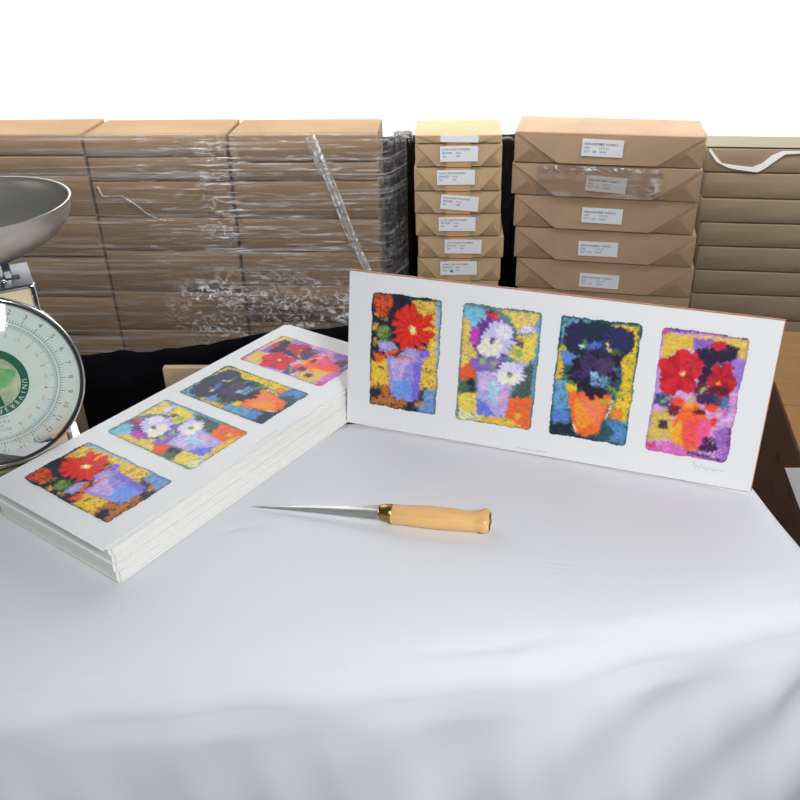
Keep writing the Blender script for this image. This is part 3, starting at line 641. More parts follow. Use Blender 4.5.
# ------------------------------------------------------------------ dial scale
def scale():
    yaw, pitch = .45, .127
    Rr = .1013; cx, cy, cz = -.467, .86, .1362
    root = empty('dial_scale', (cx, cy, .001), yaw)
    tag(root, 'round-faced dial scale with a green centre badge and steel weighing bowl, at left of table', 'scale')
    T = Matrix.Translation((0, 0, cz)) @ Matrix.Rotation(-pitch, 4, 'X') @ Matrix.Rotation(math.pi/2, 4, 'X')   # local z -> out of dial
    def place(o, off=0):
        o.matrix_local = T @ Matrix.Rotation(math.radians(-2.5), 4, 'Z') @ Matrix.Translation((0, 0, off)); return o
    # body
    bw = .069; d0, d1 = .004, .088
    bodyp = box('body', (-bw, bw, d0+.014, d1, .012, .236), M['dark_steel'], root, .003, 2)
    fp = box('front_panel', (-bw+.003, bw-.003, d0+.009, d0+.014, .014, .233), M['cream_enamel'], root, .001)
    for s in (-1, 1):
        box('corner_trim', (s*bw-.003, s*bw+.003, d0+.006, d0+.016, .012, .238), M['chrome'], root, .0015, 2)
    tpl = box('top_plate', (-bw-.002, bw+.002, d0+.008, d1+.002, .2362, .2385), M['dark_steel'], root, .0008)
    box('base', (-bw-.014, bw+.014, d0-.022, d1+.006, 0, .012), M['chrome'], root, .004, 2)
    box('base_lip', (-bw-.016, bw+.016, d0-.034, d0-.022, .001, .008), M['rim_black'], root, .002, 2)
    for s in (-1, 1):
        pcx = s*.047
        pb = box('post', (pcx-.0045, pcx+.0045, .040, .046, .2388, .288), M['chrome'], root, .001)
        pb = box('slot', (pcx-.010, pcx+.012, .037, .051, .2386, .2389), M['rim_black'], root)
        s1 = lathe('screw', [(.0035, 0), (.0035, .002), (.002, .0032)], M['chrome'], root, 14, (pcx-.006, .030, .2385))
    # dial housing, face, rim, glass
    place(lathe('housing', [(Rr*.90, -.020), (Rr*.985, -.014), (Rr*.995, -.0005)], M['chrome'], root, 96))
    fo = place(lathe('dial_face', [(Rr*.965, .0), (Rr*.965, .003)], M['dial'], root, 96, smooth=False))
    place(lathe('rim', [(Rr*.99, -.0005), (Rr, .002), (Rr*1.003, .009), (Rr*.995, .0125), (Rr*.975, .0135), (Rr*.962, .012), (Rr*.958, .008), (Rr*.962, .003)], M['chrome'], root, 128, cap=False))
    place(lathe('rim_gasket', [(Rr*.966, .0135), (Rr*.960, .0138), (Rr*.954, .0125), (Rr*.953, .0035), (Rr*.957, .0033)], M['rim_black'], root, 128, cap=False))
    gl = []
    for i in range(14):
        r = Rr*.955*(.0005+i/13.001); gl.append((r, .0118+.020*(1-(r/(Rr*.955))**2)))
    place(lathe('glass', gl, M['glass'], root, 96, cap=False))
    # scale marks; lb outside in black, kg inside in red
    def polar(r, a): return (r*math.sin(a), r*math.cos(a))
    def tick(g, a, ra, rb, wd):
        ca = (math.cos(a), -math.sin(a)); p, q = polar(ra, a), polar(rb, a); h = wd/2
        g.quad((p[0]-ca[0]*h, p[1]-ca[1]*h, 0), (p[0]+ca[0]*h, p[1]+ca[1]*h, 0), (q[0]+ca[0]*h, q[1]+ca[1]*h, 0), (q[0]-ca[0]*h, q[1]-ca[1]*h, 0))
    def word(g, s, size, r, a, up=True, arc=False):
        v, f = text_geo(s, size); xs = [p[0] for p in v]; ys = [p[1] for p in v]; mx = (min(xs)+max(xs))/2; my = (min(ys)+max(ys))/2
        p = polar(r, a); rot = -a
        g.add(v, f, lambda q: (p[0]+(q[0]-mx)*math.cos(rot)-(q[1]-my)*math.sin(rot), p[1]+(q[0]-mx)*math.sin(rot)+(q[1]-my)*math.cos(rot), 0))
    K = Rr/.1013; bl, rd, be = Geo(), Geo(), Geo()
    for i in range(150):
        a = 2*math.pi*i/150; big = i % 5 == 0
        tick(bl, a, .0745*K, (.0810 if big else .0780)*K, .0007 if big else .0005)
    for i in range(1, 30): word(bl, str(i), .0085, .0862*K, 2*math.pi*i/30)
    word(bl, '0', .0085, .0862*K, 0)
    for i in range(272):
        a = 2*math.pi*i/272; big = i % 10 == 0; tick(be, a, (.0635 if big else .0675)*K, .0712*K, .00042)
    for r in (.0712, .0745):
        n = 128
        for i in range(n):
            a, b = 2*math.pi*i/n, 2*math.pi*(i+1)/n; p, q = polar((r-.0002)*K, a), polar((r-.0002)*K, b); p2, q2 = polar((r+.0003)*K, a), polar((r+.0003)*K, b)
            be.quad((*p, 0), (*q, 0), (*q2, 0), (*p2, 0))
    for i in range(1, 14):
        word(rd, str(i), .0075, .0590*K, 2*math.pi*i/13.6)
        word(rd, '1/2', .0045, .0590*K, 2*math.pi*(i-.5)/13.6)
    place(bl.build('pound_marks', M['tick'], root), .0033); place(rd.build('kilogram_numbers', M['red_print'], root), .0033); place(be.build('kilogram_marks', M['blue_print'], root), .0033)
    sm = Geo()
    for j, (s, x) in enumerate((('CAPACITY', 0), ('13 kg x 50 g', 0), ('and', 0), ('30 lb x 2 oz', 0))):
        v, f = text_geo(s, .0046); mx = (min(p[0] for p in v)+max(p[0] for p in v))/2
        sm.add(v, f, lambda q: (q[0]-mx, q[1]-.0450-j*.0050+.0, 0))
    place(sm.build('capacity_text', M['blue_print'], root), .0034)
    # centre badge
    bd = place(lathe('badge_ring', [(.0405, 0), (.0405, .0012)], M['green'], root, 64, smooth=False), .0034)
    pd = place(lathe('badge_disc', [(.0318, 0), (.0318, .0006)], M['badge'], root, 64, smooth=False), .0047)
    gg = Geo(); pts = []
    for i in range(24):
        a = 2*math.pi*i/24; r = .021+.005*math.sin(a*3+1)+.002*math.sin(a*7); pts.append((.002+r*math.cos(a), .004+r*math.sin(a)*.9, 0))
    gg.v = pts; gg.f = [tuple(range(24))]
    place(gg.build('badge_patch', M['badge_green'], root), .0055)
    gg = Geo(); gg.v = [(-.008, -.030, 0), (.010, -.029, 0), (.006, -.010, 0), (.001, -.003, 0), (-.004, -.010, 0)]; gg.f = [(0, 1, 2, 3, 4)]
    place(gg.build('badge_figure', M['green'], root), .0057)
    gg = Geo(); s = 'UNIVERSAL DIAL SCALE'
    for i, ch in enumerate(s):
        if ch == ' ': continue
        a = math.radians(96)+math.radians(11.2)*i
        v, f = text_geo(ch, .0075); mx = (min(p[0] for p in v)+max(p[0] for p in v))/2; my = .0027; p = polar(.0360, a); rot = math.pi-a
        rot = -a+math.pi
        # letters read along the lower rim, seen from outside
        gg.add(v, f, lambda q: (p[0]+(q[0]-mx)*math.cos(rot+math.pi)-(q[1]-my)*math.sin(rot+math.pi), p[1]+(q[0]-mx)*math.sin(rot+math.pi)+(q[1]-my)*math.cos(rot+math.pi), 0))
    place(gg.build('badge_lettering', M['white_print'], root), .0049)
    # pointer
    gg = Geo(); gg.v = [(-.0016, .036, 0), (.0016, .036, 0), (.0004, .074, 0), (-.0004, .074, 0)]; gg.f = [(0, 1, 2, 3)]
    place(gg.build('pointer', M['rim_black'], root), .0065)
    # weighing bowl
    Rp = .1098; prof_o = []; H = .056
    for i in range(20):
        t = i/19; r = Rp*math.sin(t*math.pi/2)**.78; z = H*(1-math.cos(t*math.pi/2)**.95) if t < 1 else H
        prof_o.append((max(r, .001), z))
    prof_i = [(max(r-.0012, .0008), z+.0012) for r, z in prof_o[:-1]]
    prof = prof_o+[(Rp+.0012, H+.0012), (Rp+.0004, H+.0022), (Rp-.0014, H+.0014)]+prof_i[::-1]
    wx, wy = -.4745, .930
    c_, s_ = math.cos(-yaw), math.sin(-yaw); lx, ly = wx-cx, wy-cy
    lathe('bowl', prof, M['steel'], root, 96, (lx*c_-ly*s_, lx*s_+ly*c_, .3205-H), cap=False)
    lathe('bowl_support', [(.052, 0), (.055, .002), (.055, .006), (.050, .008)], M['dark_steel'], root, 48, (lx*c_-ly*s_, lx*s_+ly*c_, .3205-H-.001+.0004))
scale()

# ------------------------------------------------------------------ wrapped packages
def frame(yaw): return np.array([math.cos(yaw), math.sin(yaw), 0]), np.array([-math.sin(yaw), math.cos(yaw), 0])
def package(name, o, yaw, W, H, D, mbody, mfold, label_spec=None, folds=True, text=None, tape=False, fold_frac=.24, sag=.0):
    """front-bottom-left corner at o; front face looks along -y of its own frame"""
    root = empty(name, o, yaw)
    bm = bmesh.new(); nx, nz, ny = 14, 4, 4
    add_box(bm, 0, W, .0, D, 0, H, .0035, 2)
    bmesh.ops.subdivide_edges(bm, edges=[e for e in bm.edges if e.calc_length() > .1], cuts=9, use_grid_fill=True)
    for v in bm.verts:
        c = v.co; k = Vector((o[0]*3+c.x*9, o[1]*5+c.y*7, o[2]*21+c.z*12))
        c.z += (.0012*mnoise.noise(k)) * (1 if .0 < c.z < H*.98 else .5)
        c.y += .0016*mnoise.noise(k*1.7)*(1 if c.y < D/2 else .2)
        c.z = min(max(c.z, .0), H-.0006)
    bm_obj('wrapper', bm, mbody, root, True)
    if folds:
        a = W*fold_frac; m_ = H*.5; e = .0015
        # big flap: a trapezoid folded down from the top edge
        def slab(nm, P3, t):
            n_ = len(P3); v = [(x, y, z) for x, y, z in P3]+[(x, y+t, z) for x, y, z in P3]
            f = [tuple(range(n_)), tuple(range(2*n_-1, n_-1, -1))]+[(q, q+n_, (q+1) % n_+n_, (q+1) % n_) for q in range(n_)]
            ob = mesh_obj(nm, v, f, mfold, root); b_ = bmesh.new(); b_.from_mesh(ob.data); bmesh.ops.recalc_face_normals(b_, faces=b_.faces); b_.to_mesh(ob.data); b_.free()
        k_ = H/.06
        slab('end_flap', [(e, -.0016, H-e), (W-e, -.0016, H-e), (W-a, -.0062*k_, .0025), (a, -.0062*k_, .0025)], .0011)
        for s in (0, 1):
            X = (lambda x: x) if s == 0 else (lambda x: W-x)
            slab('side_tuck', [(X(.001), -.0015, e), (X(.001), -.0015, H*.78), (X(a*.36), -.0075*k_, H*.47), (X(a*.78), -.0016, e)], .0010)
    if tape:
        prism('paper_tape', [(W*.36, .001), (W*.64, .001), (W*.64, H*.999), (W*.36, H*.999)], -.0068, -.0060, M['tape'], root)
    if label_spec:
        lx, lz, lw, lh, rot = label_spec
        lab = prism('label', [(-lw/2, -lh/2), (lw/2, -lh/2), (lw/2, lh/2), (-lw/2, lh/2)], -.0004, .0004, M['label'], root)
        lab.location = (lx, -.0072 if folds else -.0036, lz); lab.rotation_euler = (0, rot, 0); lab['label'] = 'white sticker with three lines of black type'
        g = Geo()
        for (s, tx, tz, sz) in text:
            v, f = text_geo(s, sz); g.add(v, f, lambda q: (-lw/2+tx*lw+q[0], -.0007, lh/2-tz*lh+q[1]))
        if g.v: g.build('lettering', M['ink'], lab)
    return root
BIG_TXT = lambda h: [('BERNARDO', .06, .34, h*.19), ('REF 103830-2', .42, .34, h*.19), ('SIZE', .06, .56, h*.17), ('12 X 12', .42, .56, h*.17), ('QTY : 200', .06, .78, h*.17), ('16X16', .42, .78, h*.17)]
SM_TXT = lambda h: [('LUNA CARD FOUNDERS', .06, .26, h*.165), ('BRONZE', .06, .48, h*.165), ('Print', .42, .48, h*.165), ('Qty', .06, .70, h*.165), ('200', .42, .70, h*.165)]
def survey(o, yaw, xl, yl, xr, yr):
    a, n = frame(yaw); P = on_plane(xl, yl, o, n); Q = on_plane(xr, yr, o, n); return P, Q

# wide packages, five and a half in view
yawB = -.235; oB = (.44, 1.76, 0)
wide = [(515, 133.3, 707.5, 133.5), (512.3, 164, 703.8, 166.7), (514.5, 196, 698.7, 200), (515, 228.5, 697.5, 233), (516.5, 258.8, 695, 265.7), (517.5, 289, 690.5, 295.5), (518, 320, 688, 327)]
tops = []
for xl, yl, xr, yr in wide:
    P, Q = survey(oB, yawB, xl, yl, xr, yr); tops.append((P, Q, (P[2]+Q[2])/2))
names = ['topmost wide brown paper package in the labelled stack, directly right of the black gap',
         'wide brown package sealed with shiny clear tape over its label, second from top',
         'wide brown package in third place from top of the labelled stack, below the clear-taped one',
         'wide brown labelled package in fourth place from top, two below the clear-taped one',
         'lowest wide brown package whose white label still shows above the leaning print',
         'wide brown package whose label is hidden by the top edge of the leaning print']
lab_px = [(602.5, 147.5), (606, 183.5), (602, 215), (598, 248), (599, 280)]
lab_w = [(42, 17), (41, 15.5), (41, 15.5), (40, 15), (40, 14.5)]
aB, nB = frame(yawB)
z_run = None
wide_roots = []
for i in range(len(wide)-1):
    P, Q, zt = tops[i]; zb = tops[i+1][2]; W = np.linalg.norm((Q-P)[:2]); H = zt-zb-.0008
    o = np.array([P[0], P[1], zb])
    spec = None; txt = None
    if i < 5:
        L = on_plane(*lab_px[i], oB, nB); lx = (L-o) @ aB; lz = L[2]-zb
        pxm = W/(wide[i][2]-wide[i][0]); lw, lh = lab_w[i][0]*pxm, lab_w[i][1]*pxm*1.03
        spec = (lx, lz, lw, lh, (.02, .05, .01, -.01, .015)[i]); txt = BIG_TXT(lh)
    r = package('wide_package', o, yawB+(.004, -.006, .004, 0, .003, 0, 0)[i], W, H, .15, M['kraft'], M['kraft_fold'], spec, True, txt)
    wide_roots.append((r, W, H))
    tag(r, names[i] if i < 6 else 'wide brown package at the foot of the stack, hidden behind the leaning print', 'package', 'wide kraft paper packages')
# clear tape round the second one, and its highlights
r, W, H = wide_roots[1]
def wavy_sheet(name, W0, W1, Z0, Z1, y, m, parent, nx=60, nz=16, amp=.002, gather=None):
    v, f = [], []; gt = []
    for j in range(nz+1):
        for i in range(nx+1):
            x = W0+(W1-W0)*i/nx; z = Z0+(Z1-Z0)*j/nz
            v.append((x, y-amp*(.5+.5*mnoise.noise(Vector((x*22, z*60, 3)))), z)); gt.append(gather(x, z) if gather else .15)
    for j in range(nz):
        for i in range(nx): a = j*(nx+1)+i; f.append((a, a+1, a+nx+2, a+nx+1))
    o = mesh_obj(name, v, f, m, parent, True)
    at = o.data.attributes.new('gather', 'FLOAT', 'POINT'); at.data.foreach_set('value', gt); return o
wavy_sheet('clear_tape', W*.14, W*.80, .002, H-.001, -.0082, M['clear_tape'], r, gather=lambda x, z: max(0, 1.2*math.exp(-((z-H*.9)/(.12*H))**2)*(.3 if x > W*.62 else 1)+.9*math.exp(-((x-W*.76)/(.03*W))**2-((z-H*.35)/(.25*H))**2))*.9)
wide_roots[1][0].children[-1]['label'] = 'shiny crinkled clear tape'

# narrow packages
yawC = -.065; oC = (.12, 1.80, 0); aC, nC = frame(yawC)
nar_y = [134.2, 143.3, 166.7, 190.8, 213.3, 235.8, 257.5, 280, 302, 324, 346]
nar_x = [(415, 502.5), (415, 502.7), (414, 502), (414.5, 501.5), (415.5, 501), (418, 504), (417.5, 501), (417.5, 498.5), (418, 499), (418, 499)]
nlab = [(459.5, 138.0, 38, 6.5, .02), (459, 153, 38, 15, -.01), (455.8, 176.5, 38, 14.5, -.01), (459.5, 202, 38, 14.5, .08), (457, 223, 37, 14, .0), (463, 245.5, 37, 14, .01), (458.5, 267, 36.5, 14, -.01), (460, 285.2, 30, 5, .0)]
nname = ['thin topmost narrow package with its label at the very top edge', 'narrow package with a wrinkled torn fold at its right end, second from the top',
         'narrow package third from top, its label nearest the left of all in its stack', 'narrow package whose white label tilts down to the right',
         'narrow package directly under the one with the tilted label', 'narrow package jutting right, its label set furthest right in the stack',
         'narrow package with a blue dot on its label', 'narrow package just below the blue-dotted one, barely showing above the leaning print', 'narrow package hidden behind the leaning print', 'narrow package hidden behind the leaning print']
for i in range(8):
    (xl, xr) = nar_x[i]; ym, yb = nar_y[i], nar_y[i+1]
    P = on_plane(xl, ym, oC, nC); Q = on_plane(xr, ym, oC, nC); B0 = on_plane(xl, yb, oC, nC); B1 = on_plane(xr, yb, oC, nC)
    zt = (P[2]+Q[2])/2; zb = (B0[2]+B1[2])/2; W = np.linalg.norm((Q-P)[:2]); H = zt-zb-.0008
    o = np.array([P[0], P[1], zb]); spec = None; txt = None
    if i < 8:
        L = on_plane(nlab[i][0], nlab[i][1], oC, nC); pxm = W/(xr-xl); lh = nlab[i][3]*pxm*1.02
        spec = ((L-o) @ aC, L[2]-zb, nlab[i][2]*pxm, lh, nlab[i][4]); txt = SM_TXT(lh) if 0 < i < 7 else []
    r = package('narrow_package', o, yawC, W, H, .14, M['kraft_warm'], M['kraft_warm'], spec, True, txt, tape=True, fold_frac=.25)
    tag(r, nname[i], 'package', 'narrow kraft paper packages')
    if i == 6:
        lab = [c for c in r.children if c.name.startswith('label')][0]
        dsc = lathe('blue_dot', [(.0034, 0), (.0034, .0004)], M['blue_dot'], lab, 20, (-.0155, -.0006, -.006)); dsc.rotation_euler = (math.pi/2, 0, 0)
        dsc['label'] = 'round blue sticker'
# far right packages, long sides showing
yawD = -.15; oD = (.75, 1.90, 0); aD, nD = frame(yawD)
fr_y = [(147, 149.3), (172, 174), (197.5, 200.2), (221.5, 225), (245, 249.5), (268.8, 273.8), (292.5, 297.5), (317, 322), (342, 347)]
fr_x = [707.5, 706.5, 702, 701, 699.5, 696, 692, 690, 688]
fname = ['brown package with torn wrapping baring white paper, topmost at far right', 'plain brown package right under the torn one at far right', 'plain brown package two below the torn one at far right',
         'plain brown package three below the torn one at far right', 'plain brown package four below the torn one at far right',
         'plain brown package five below the torn one at far right', 'plain brown package at far right just above the corner of the leaning print', 'plain brown package at far right behind the corner of the leaning print']
zprev = None
for i in range(8):
    P = on_plane(fr_x[i], fr_y[i][0], oD, nD); Q = on_plane(800, fr_y[i][1], oD, nD); B0 = on_plane(fr_x[i], fr_y[i+1][0], oD, nD); B1 = on_plane(800, fr_y[i+1][1], oD, nD)
    zt = (P[2]+Q[2])/2; zb = (B0[2]+B1[2])/2; H = zt-zb-.001
    o = np.array([P[0], P[1], zb])
    r = package('plain_package', o, yawD, .44, H, .15, M['kraft_grey'], M['kraft_grey'], None, False)
    tag(r, fname[i], 'package', 'plain kraft paper packages at far right')
    if i == 0:
        px = [(710, 147.5), (716, 156), (722, 163), (738, 165.5), (752, 167), (762, 163), (772, 155), (782, 151), (800, 151), (812, 151), (812, 153.5), (798, 153.3), (785, 154), (776, 160), (765, 168), (757, 172), (738, 169.5), (728, 167.5), (716, 161.5), (709, 151)]
        pts = []
        for q in px:
            Lp = on_plane(*q, oD, nD)-o; pts.append((Lp @ aD, Lp[2]))
        prism('exposed_paper', pts, -.0034, -.0016, M['torn'], r)['label'] = 'white paper bared by the tear'
P = on_plane(708.5, 133.5, oD, nD); B = on_plane(707.5, 147, oD, nD); B1 = on_plane(800, 149, oD, nD)
zb = (B[2]+B1[2])/2+.001
cb = box('cream_board', (0, .44, 0, .15, 0, on_plane(708.5, 134.5, oD, nD)[2]-zb-.002), M['cream_board'], None, .001)
cb.location = tuple(map(float, (P[0], P[1], zb))); cb.rotation_euler = (0, 0, yawD)
tag(cb, 'thick cream board lying on top of the torn package at far right', 'board')

# film-wrapped load on the left
yawA = -.07; oA = (-.3, 1.815, 0); aA, nA = frame(yawA)
cols = [(-105, [(0, 134.2), (0, 156), (0, 176), (0, 216), (0, 257), (0, 297), (0, 335), (0, 372)], 'left'),
        (81.5, [(0, 134.5), (0, 157), (0, 181.5), (0, 217.5), (0, 251), (0, 292), (0, 330), (0, 368)], 'middle'),
        (227, [(0, 134.5), (0, 162.6), (0, 181), (0, 218.5), (0, 252), (0, 286), (0, 322), (0, 358)], 'right')]
xend = [81, 226, 379]
zbot = 9
places = ['top', 'second', 'third', 'fourth', 'fifth', 'sixth', 'lowest']
for ci, (x0, rows, side) in enumerate(cols):
    L0 = on_plane(x0, 134, oA, nA); R0 = on_plane(xend[ci], 134, oA, nA); W = (R0-L0) @ aA-.003
    mid = (x0+xend[ci])/2
    zs = [on_plane(mid+(430-mid)*(y-134)/1740, y, oA, nA)[2] for _, y in rows]; zbot = min(zs[-1], zbot)
    for i in range(7):
        H = zs[i]-zs[i+1]-.0012
        j = random.uniform(-.002, .003)
        o = np.array([L0[0], L0[1], zs[i+1]])+nA*abs(j)
        r = package('film_wrapped_package', o, yawA, W-.002, H, .15, M['kraft_dark'], M['kraft_dark'], None, False)
        tag(r, f'brown package under stretch film, {places[i]} in the {side} column of the wrapped load', 'package', 'packages under stretch film')
# the film: one wavy sheet over the front that turns the right-hand corner
def film():
    L0 = on_plane(-105, 134, oA, nA); R0 = on_plane(381, 134, oA, nA); Wf = (R0-L0) @ aA; zt = R0[2]+.004
    nx, nz = 300, 150; v, f, gt, sk = [], [], [], []
    gx = [i/nx*(Wf+.12) for i in range(nx+1)]
    for j in range(nz+1):
        z = zbot-.02+(zt+.004-zbot+.02)*j/nz
        for x in gx:
            if x < Wf-.01: lx, ly = x, -.010; 
            else:
                t = (x-(Wf-.01)); ang = min(t/.05, 1)*math.pi/2*.72; lx = Wf-.01+.034*math.sin(ang)+max(0, t-.05)*.35; ly = -.010+.034*(1-math.cos(ang))+max(0, t-.05)*.9
            P = L0+aA*lx+nA*ly; P = np.array([P[0], P[1], z])
            # pixel-free description of where the film is bunched up: an arching band low on the right two columns
            u = x/Wf; hz = (z-zbot)/(zt-zbot)
            arch = .46-.62*max(0, .60-u)**1.3-.10*(u-.6)
            if u < .42: arch = -.6+u*1.9
            bunch = math.exp(-((hz-arch+.13)/.12)**2)*min(1, max(0, (u-.50)/.08)) if u > .42 else 0
            low = .55*max(0, min(1, (u-.52)/.1))*max(0, min(1, (arch-.03-hz)/.08))
            seam = math.exp(-((u-.665)/.045)**2)*max(0, min(1, (hz-.52)/.1))*.42
            side = .16*max(0, min(1, (x-Wf+.02)/.03))
            gth = max(bunch*.95, low, seam, side)*(.65+.7*mnoise.noise(Vector((x*13, 0, z*22))))
            k = Vector((x*4, 0, z*34)); d = .0016*mnoise.noise(k)+.001*mnoise.noise(k*3)
            d += gth*.010*mnoise.noise(Vector((x*38, 2, z*48)))
            P = P-nA*(d+.004+.004*gth)
            v.append(P); gt.append(max(0, min(1, gth*1.25)))
            sk.append((1 if x < Wf else .15)*max(0, .95*math.exp(-((u-.672)/.05)**2)*max(0, min(1, (hz-.50)/.08)), .35*min(1, max(0, (hz-.4)/.1))*(u > .5), .12, .5*math.exp(-((hz-.99)/.03)**2)*(u > .6)))
    for j in range(nz):
        for i in range(nx): a = j*(nx+1)+i; f.append((a, a+1, a+nx+2, a+nx+1))
    o = mesh_obj('stretch_film', v, f, M['film'], None, True)
    at = o.data.attributes.new('gather', 'FLOAT', 'POINT'); at.data.foreach_set('value', gt)
    at = o.data.attributes.new('streaky', 'FLOAT', 'POINT'); at.data.foreach_set('value', sk)
    tag(o, 'clear crinkled stretch film wrapped around the left load of brown packages', 'plastic film')
    return o
fl = film()
# twisted rope of film running down across the right column
def rope(name, px, w0, off, parent):
    pts = [on_plane(x, y, oA, nA)-nA*off for x, y in px]; v, f, gt = [], [], []; n = 60; m_ = 8
    for i in range(n+1):
        t = i/n*(len(pts)-1); k = min(int(t), len(pts)-2); P = pts[k]*(1-(t-k))+pts[k+1]*(t-k)
        d = pts[k+1]-pts[k]; d = d/np.linalg.norm(d); s = np.cross(d, nA); wd = w0*(1-.35*i/n)
        for j in range(m_+1):
            q = j/m_*2-1
            v.append(P+s*wd*q-nA*(.004*(1-q*q)+.0015*math.cos(q*9+i*.25))); gt.append(.5+.3*math.cos(q*7+i*.15))
    for i in range(n):
        for j in range(m_): a = i*(m_+1)+j; f.append((a, a+1, a+m_+2, a+m_+1))
    o = mesh_obj(name, v, f, M['film_band'], parent, True)
    at = o.data.attributes.new('gather', 'FLOAT', 'POINT'); at.data.foreach_set('value', gt); return o
rope('gathered_strip', [(310, 134.5), (322, 160), (336, 192), (350, 228), (362, 255), (372, 274)], .0125, .018, fl)
rope('gathered_edge', [(186, 134.5), (181, 146), (176, 153)], .002, .018, fl)
rope('gathered_edge', [(100, 184), (106, 194), (124, 193), (140, 203), (150, 211), (162, 217), (172, 218)], .0014, .018, fl)

# ------------------------------------------------------------------ dark tarpaulin under and behind the stacks
def tarp():
    base = [(-140, 365), (0, 360), (81, 356), (121, 351.5), (140, 353), (182, 348), (220, 342.5), (255, 335), (290, 331.5), (314, 330), (345, 327), (384, 324), (420, 330)]
    Yt = 1.70; v, f = [], []; nx, nz = 140, 30
    tops_ = [on_plane(x, y, (0, Yt, 0), (0, 1, 0)) for x, y in base]; xs = [p[0] for p in tops_]; zs_ = [p[2] for p in tops_]
    for i in range(nx+1):
        x = xs[0]+(xs[-1]-xs[0])*i/nx; zt = float(np.interp(x, xs, zs_))+.004*mnoise.noise(Vector((x*30, 0, 0)))
        col = [(x, Yt+.06, zt-.030), (x, Yt+.004, zt)]
        for j in range(nz+1):
            z = zt-(zt+.745)*j/nz; col.append((x, Yt-.02*min(1, j/4)-.03*mnoise.noise(Vector((x*6, j*.12, 4)))*min(1, j/6), z-(.0 if j else .0)))
        v += col
    m_ = nz+3
    for i in range(nx):
        for j in range(m_-1): a = i*m_+j; f.append((a, a+1, a+m_+1, a+m_))
    o = mesh_obj('black_tarpaulin', v, f, M['black_matte'], None, True)
    return tag(o, 'black tarpaulin hanging below the film-wrapped load at left', 'tarpaulin')
tarp()
def backdrop():
    Yb = 2.14; z1 = on_plane(460, 134.6, (0, Yb, 0), (0, 1, 0))[2]; v, f = [], []; nx, nz = 160, 30
    for j in range(nz+1):
        z = -.749+(z1+.749)*j/nz
        for i in range(nx+1):
            x = -.20+1.06*i/nx; v.append((x, Yb+.022*mnoise.noise(Vector((x*16, 0, z*1.2)))+.008*mnoise.noise(Vector((x*50, 0, z*5))), z))
    for j in range(nz):
        for i in range(nx): a = j*(nx+1)+i; f.append((a, a+1, a+nx+2, a+nx+1))
    o = mesh_obj('black_plastic_sheet', v, f, M['black'], None, True)
    mo = o.modifiers.new('thickness', 'SOLIDIFY'); mo.thickness = .001
    return tag(o, 'glossy black plastic sheeting showing in the gaps between the package stacks', 'plastic sheet')
backdrop()
def wrapped_column():
    """black plastic bundle between the film-wrapped load and the narrow packages"""
    a, n_ = frame(-.05); P = on_plane(393, 140, (0, 1.885, 0), n_); Q = on_plane(411.5, 140, (0, 1.885, 0), n_)
    W = (Q-P) @ a; v, f = [], []; ns, nz = 64, 40; zt = P[2]
    for j in range(nz+1):
        z = -.749+(zt+.749)*j/nz
        for i in range(ns):
            t = 2*math.pi*i/ns; cx_ = math.copysign(abs(math.cos(t))**.4, math.cos(t)); sy_ = math.copysign(abs(math.sin(t))**.4, math.sin(t))
            k = 1+.10*mnoise.noise(Vector((math.cos(t)*3, math.sin(t)*3, z*1.5)))+.05*math.sin(t*11)
            v.append((cx_*W/2*k, sy_*.035*k, z))
    for j in range(nz):
        for i in range(ns): f.append((j*ns+i, j*ns+(i+1) % ns, (j+1)*ns+(i+1) % ns, (j+1)*ns+i))
    f.append(tuple(range(ns))[::-1]); f.append(tuple(nz*ns+i for i in range(ns)))
    o = mesh_obj('black_wrapped_bundle', v, f, M['black'], None, True); c = (P+Q)/2+n_*.05
    o.location = (float(c[0]), float(c[1]), 0); o.rotation_euler = (0, 0, -.05)
    tag(o, 'tall narrow bundle wrapped in shiny black plastic between left load and narrow packages', 'bundle')
wrapped_column()
# timber pallets that carry the stacks
def pallet(name, cx, cy, yaw, W, D, ztop, label):
    root = empty(name, (cx, cy, -.75), yaw); h = ztop+.75-.001
    for i in range(5):
        bw_ = D*.17; y = -D/2+(D-bw_)*i/4; box('deck_board', (-W/2, W/2, y, y+bw_, h-.02, h), M['pallet_wood'], root)
    for i in range(3):
        x = -W/2+(W-.08)*i/2; box('bearer', (x, x+.08, -D/2, D/2, 0, h-.0205), M['pallet_wood'], root)
    tag(root, label, 'pallet', 'timber pallets')
# ------------------------------------------------------------------ cardboard cartons
def carton(name, o, yaw, W, D, H, m, label):
    root = empty(name, o, yaw)
    bm = bmesh.new(); add_box(bm, 0, W, 0, D, 0, H, .002, 2); bm_obj('carton_body', bm, M['shaded_card'] if D > .1 else m, root)
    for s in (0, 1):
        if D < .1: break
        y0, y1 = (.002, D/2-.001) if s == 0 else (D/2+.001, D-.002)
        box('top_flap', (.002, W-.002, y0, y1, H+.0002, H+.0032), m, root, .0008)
    tag(root, label, 'cardboard box'); return root
h = -.02; A1 = on_z(775, 385, h); A2 = on_z(800, 455, h); d = (A1-A2)[:2]; d /= np.linalg.norm(d)
yb = math.atan2(-d[0], d[1]); front = A2[:2]-d*.12+np.array([.0, 0]); back = on_z(790, 331, h)
Dd = float((back[:2]-front) @ d)
bigbox = carton('cardboard_carton', (front[0], front[1], -.75), yb, .36, Dd, .7268, M['cardboard'], 'tall tan carton, its side coloured dark for shade, behind right corner of table')
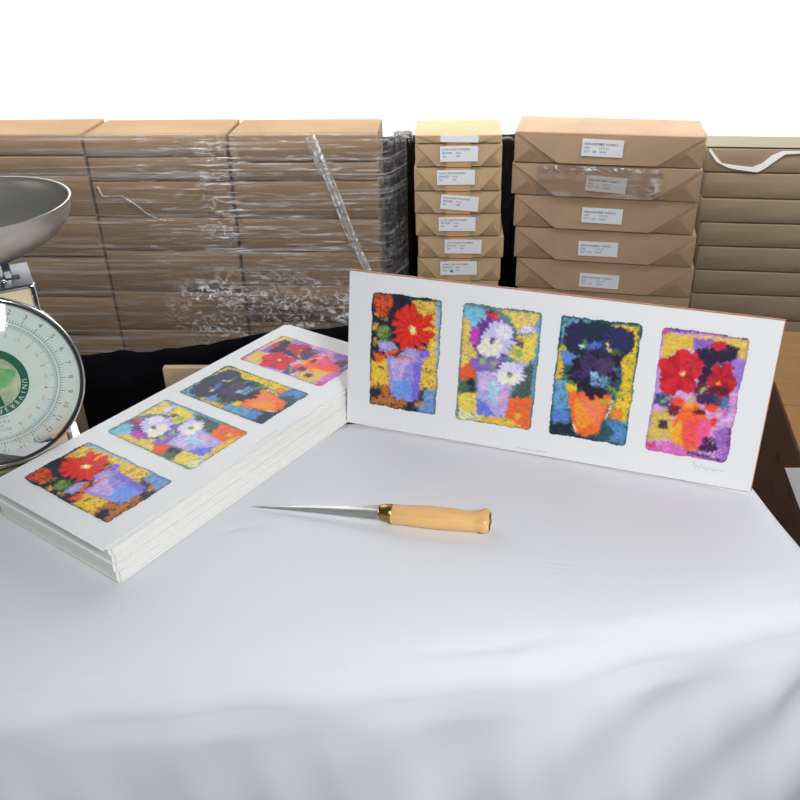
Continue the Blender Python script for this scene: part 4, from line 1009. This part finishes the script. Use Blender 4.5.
# marks punched in its side around the hand hole
aX = np.array([math.cos(yb), math.sin(yb), 0]); nX = np.array([-aX[0], -aX[1], 0]); fo_ = np.array([front[0], front[1], 0]); dy_ = np.array([d[0], d[1], 0])
def onside(x, y):
    P = on_plane(x, y, fo_, aX)-fo_; return (P @ dy_, P[2]+.75)
def side_strip(px, wd):
    P = [onside(*q) for q in px]; g = Geo()
    for (a1, b1), (a2, b2) in zip(P[:-1], P[1:]):
        dd = np.array([a2-a1, b2-b1]); nn = np.array([-dd[1], dd[0]])/np.linalg.norm(dd)*wd/2
        g.quad((-.0006, a1-nn[0], b1-nn[1]), (-.0006, a2-nn[0], b2-nn[1]), (-.0006, a2+nn[0], b2+nn[1]), (-.0006, a1+nn[0], b1+nn[1]))
    return g.build('printed_mark', M['rim_black'], bigbox)
side_strip([(775.5, 461), (778, 454), (780, 461)], .003); side_strip([(772, 477), (771, 484), (773, 491)], .003)
side_strip([(787, 486), (790, 492), (787, 499)], .003); side_strip([(779, 516), (781.5, 523), (784, 516)], .003)
lp = [onside(*q) for q in [(787, 468), (800, 468), (826, 467), (838, 505), (812, 534), (800, 503)]]
g = Geo(); n_ = len(lp); g.v = [(-.0030, a, b) for a, b in lp]+[(-.0008, a, b) for a, b in lp]
g.f = [tuple(range(n_)), tuple(range(2*n_-1, n_-1, -1))]+[(i, i+n_, (i+1) % n_+n_, (i+1) % n_) for i in range(n_)]
g.build('paper_label', M['paper'], bigbox)['label'] = 'white paper sticker set askew'
P = on_plane(162, 368.5, (-.4, 1.32, 0), frame(-.05)[1])
c1 = carton('small_carton', (P[0], P[1], -.75), -.05+.0, .20, .015, P[2]+.75, M['carton'], 'pale tan card panel standing between the print pile and the black tarpaulin')
P = on_plane(75.5, 392, (-.5, 1.22, 0), (0, 1, 0))
c2 = carton('brown_carton', (P[0]-.30, P[1], -.75), 0, .30, .02, P[2]+.75, M['shaded_card2'], 'dull brown cardboard panel on the floor behind the dial scale')
# tarpaulin-covered supports and pallets so that every stack stands on something
zB = tops[-1][2]
cB = (tops[-1][0]+tops[-1][1])/2+nB*.075; pallet('pallet', cB[0], cB[1], yawB, .39, .15, zB, 'tall timber pallet under the wide packages')
B0 = on_plane(418, 302, oC, nC); B1 = on_plane(499, 302, oC, nC); cc = (B0+B1)/2+nC*.07; pallet('pallet', cc[0], cc[1], yawC, .18, .14, (B0[2]+B1[2])/2, 'tall timber pallet under the narrow packages')
B0 = on_plane(fr_x[7], fr_y[8][0], oD, nD); B1 = on_plane(800, fr_y[8][1], oD, nD); cc = B0+aD*.22+nD*.075; pallet('pallet', cc[0], cc[1], yawD, .43, .15, (B0[2]+B1[2])/2, 'tall timber pallet under the plain packages at far right')
L0 = on_plane(-105, 134, oA, nA); R0 = on_plane(379, 134, oA, nA); cc = (L0+R0)/2+nA*.08; pallet('pallet', cc[0], cc[1], yawA, np.linalg.norm((R0-L0)[:2])*.9, .14, zbot-.001, 'wide timber pallet beneath the film-wrapped load')
bpy.context.view_layer.update()
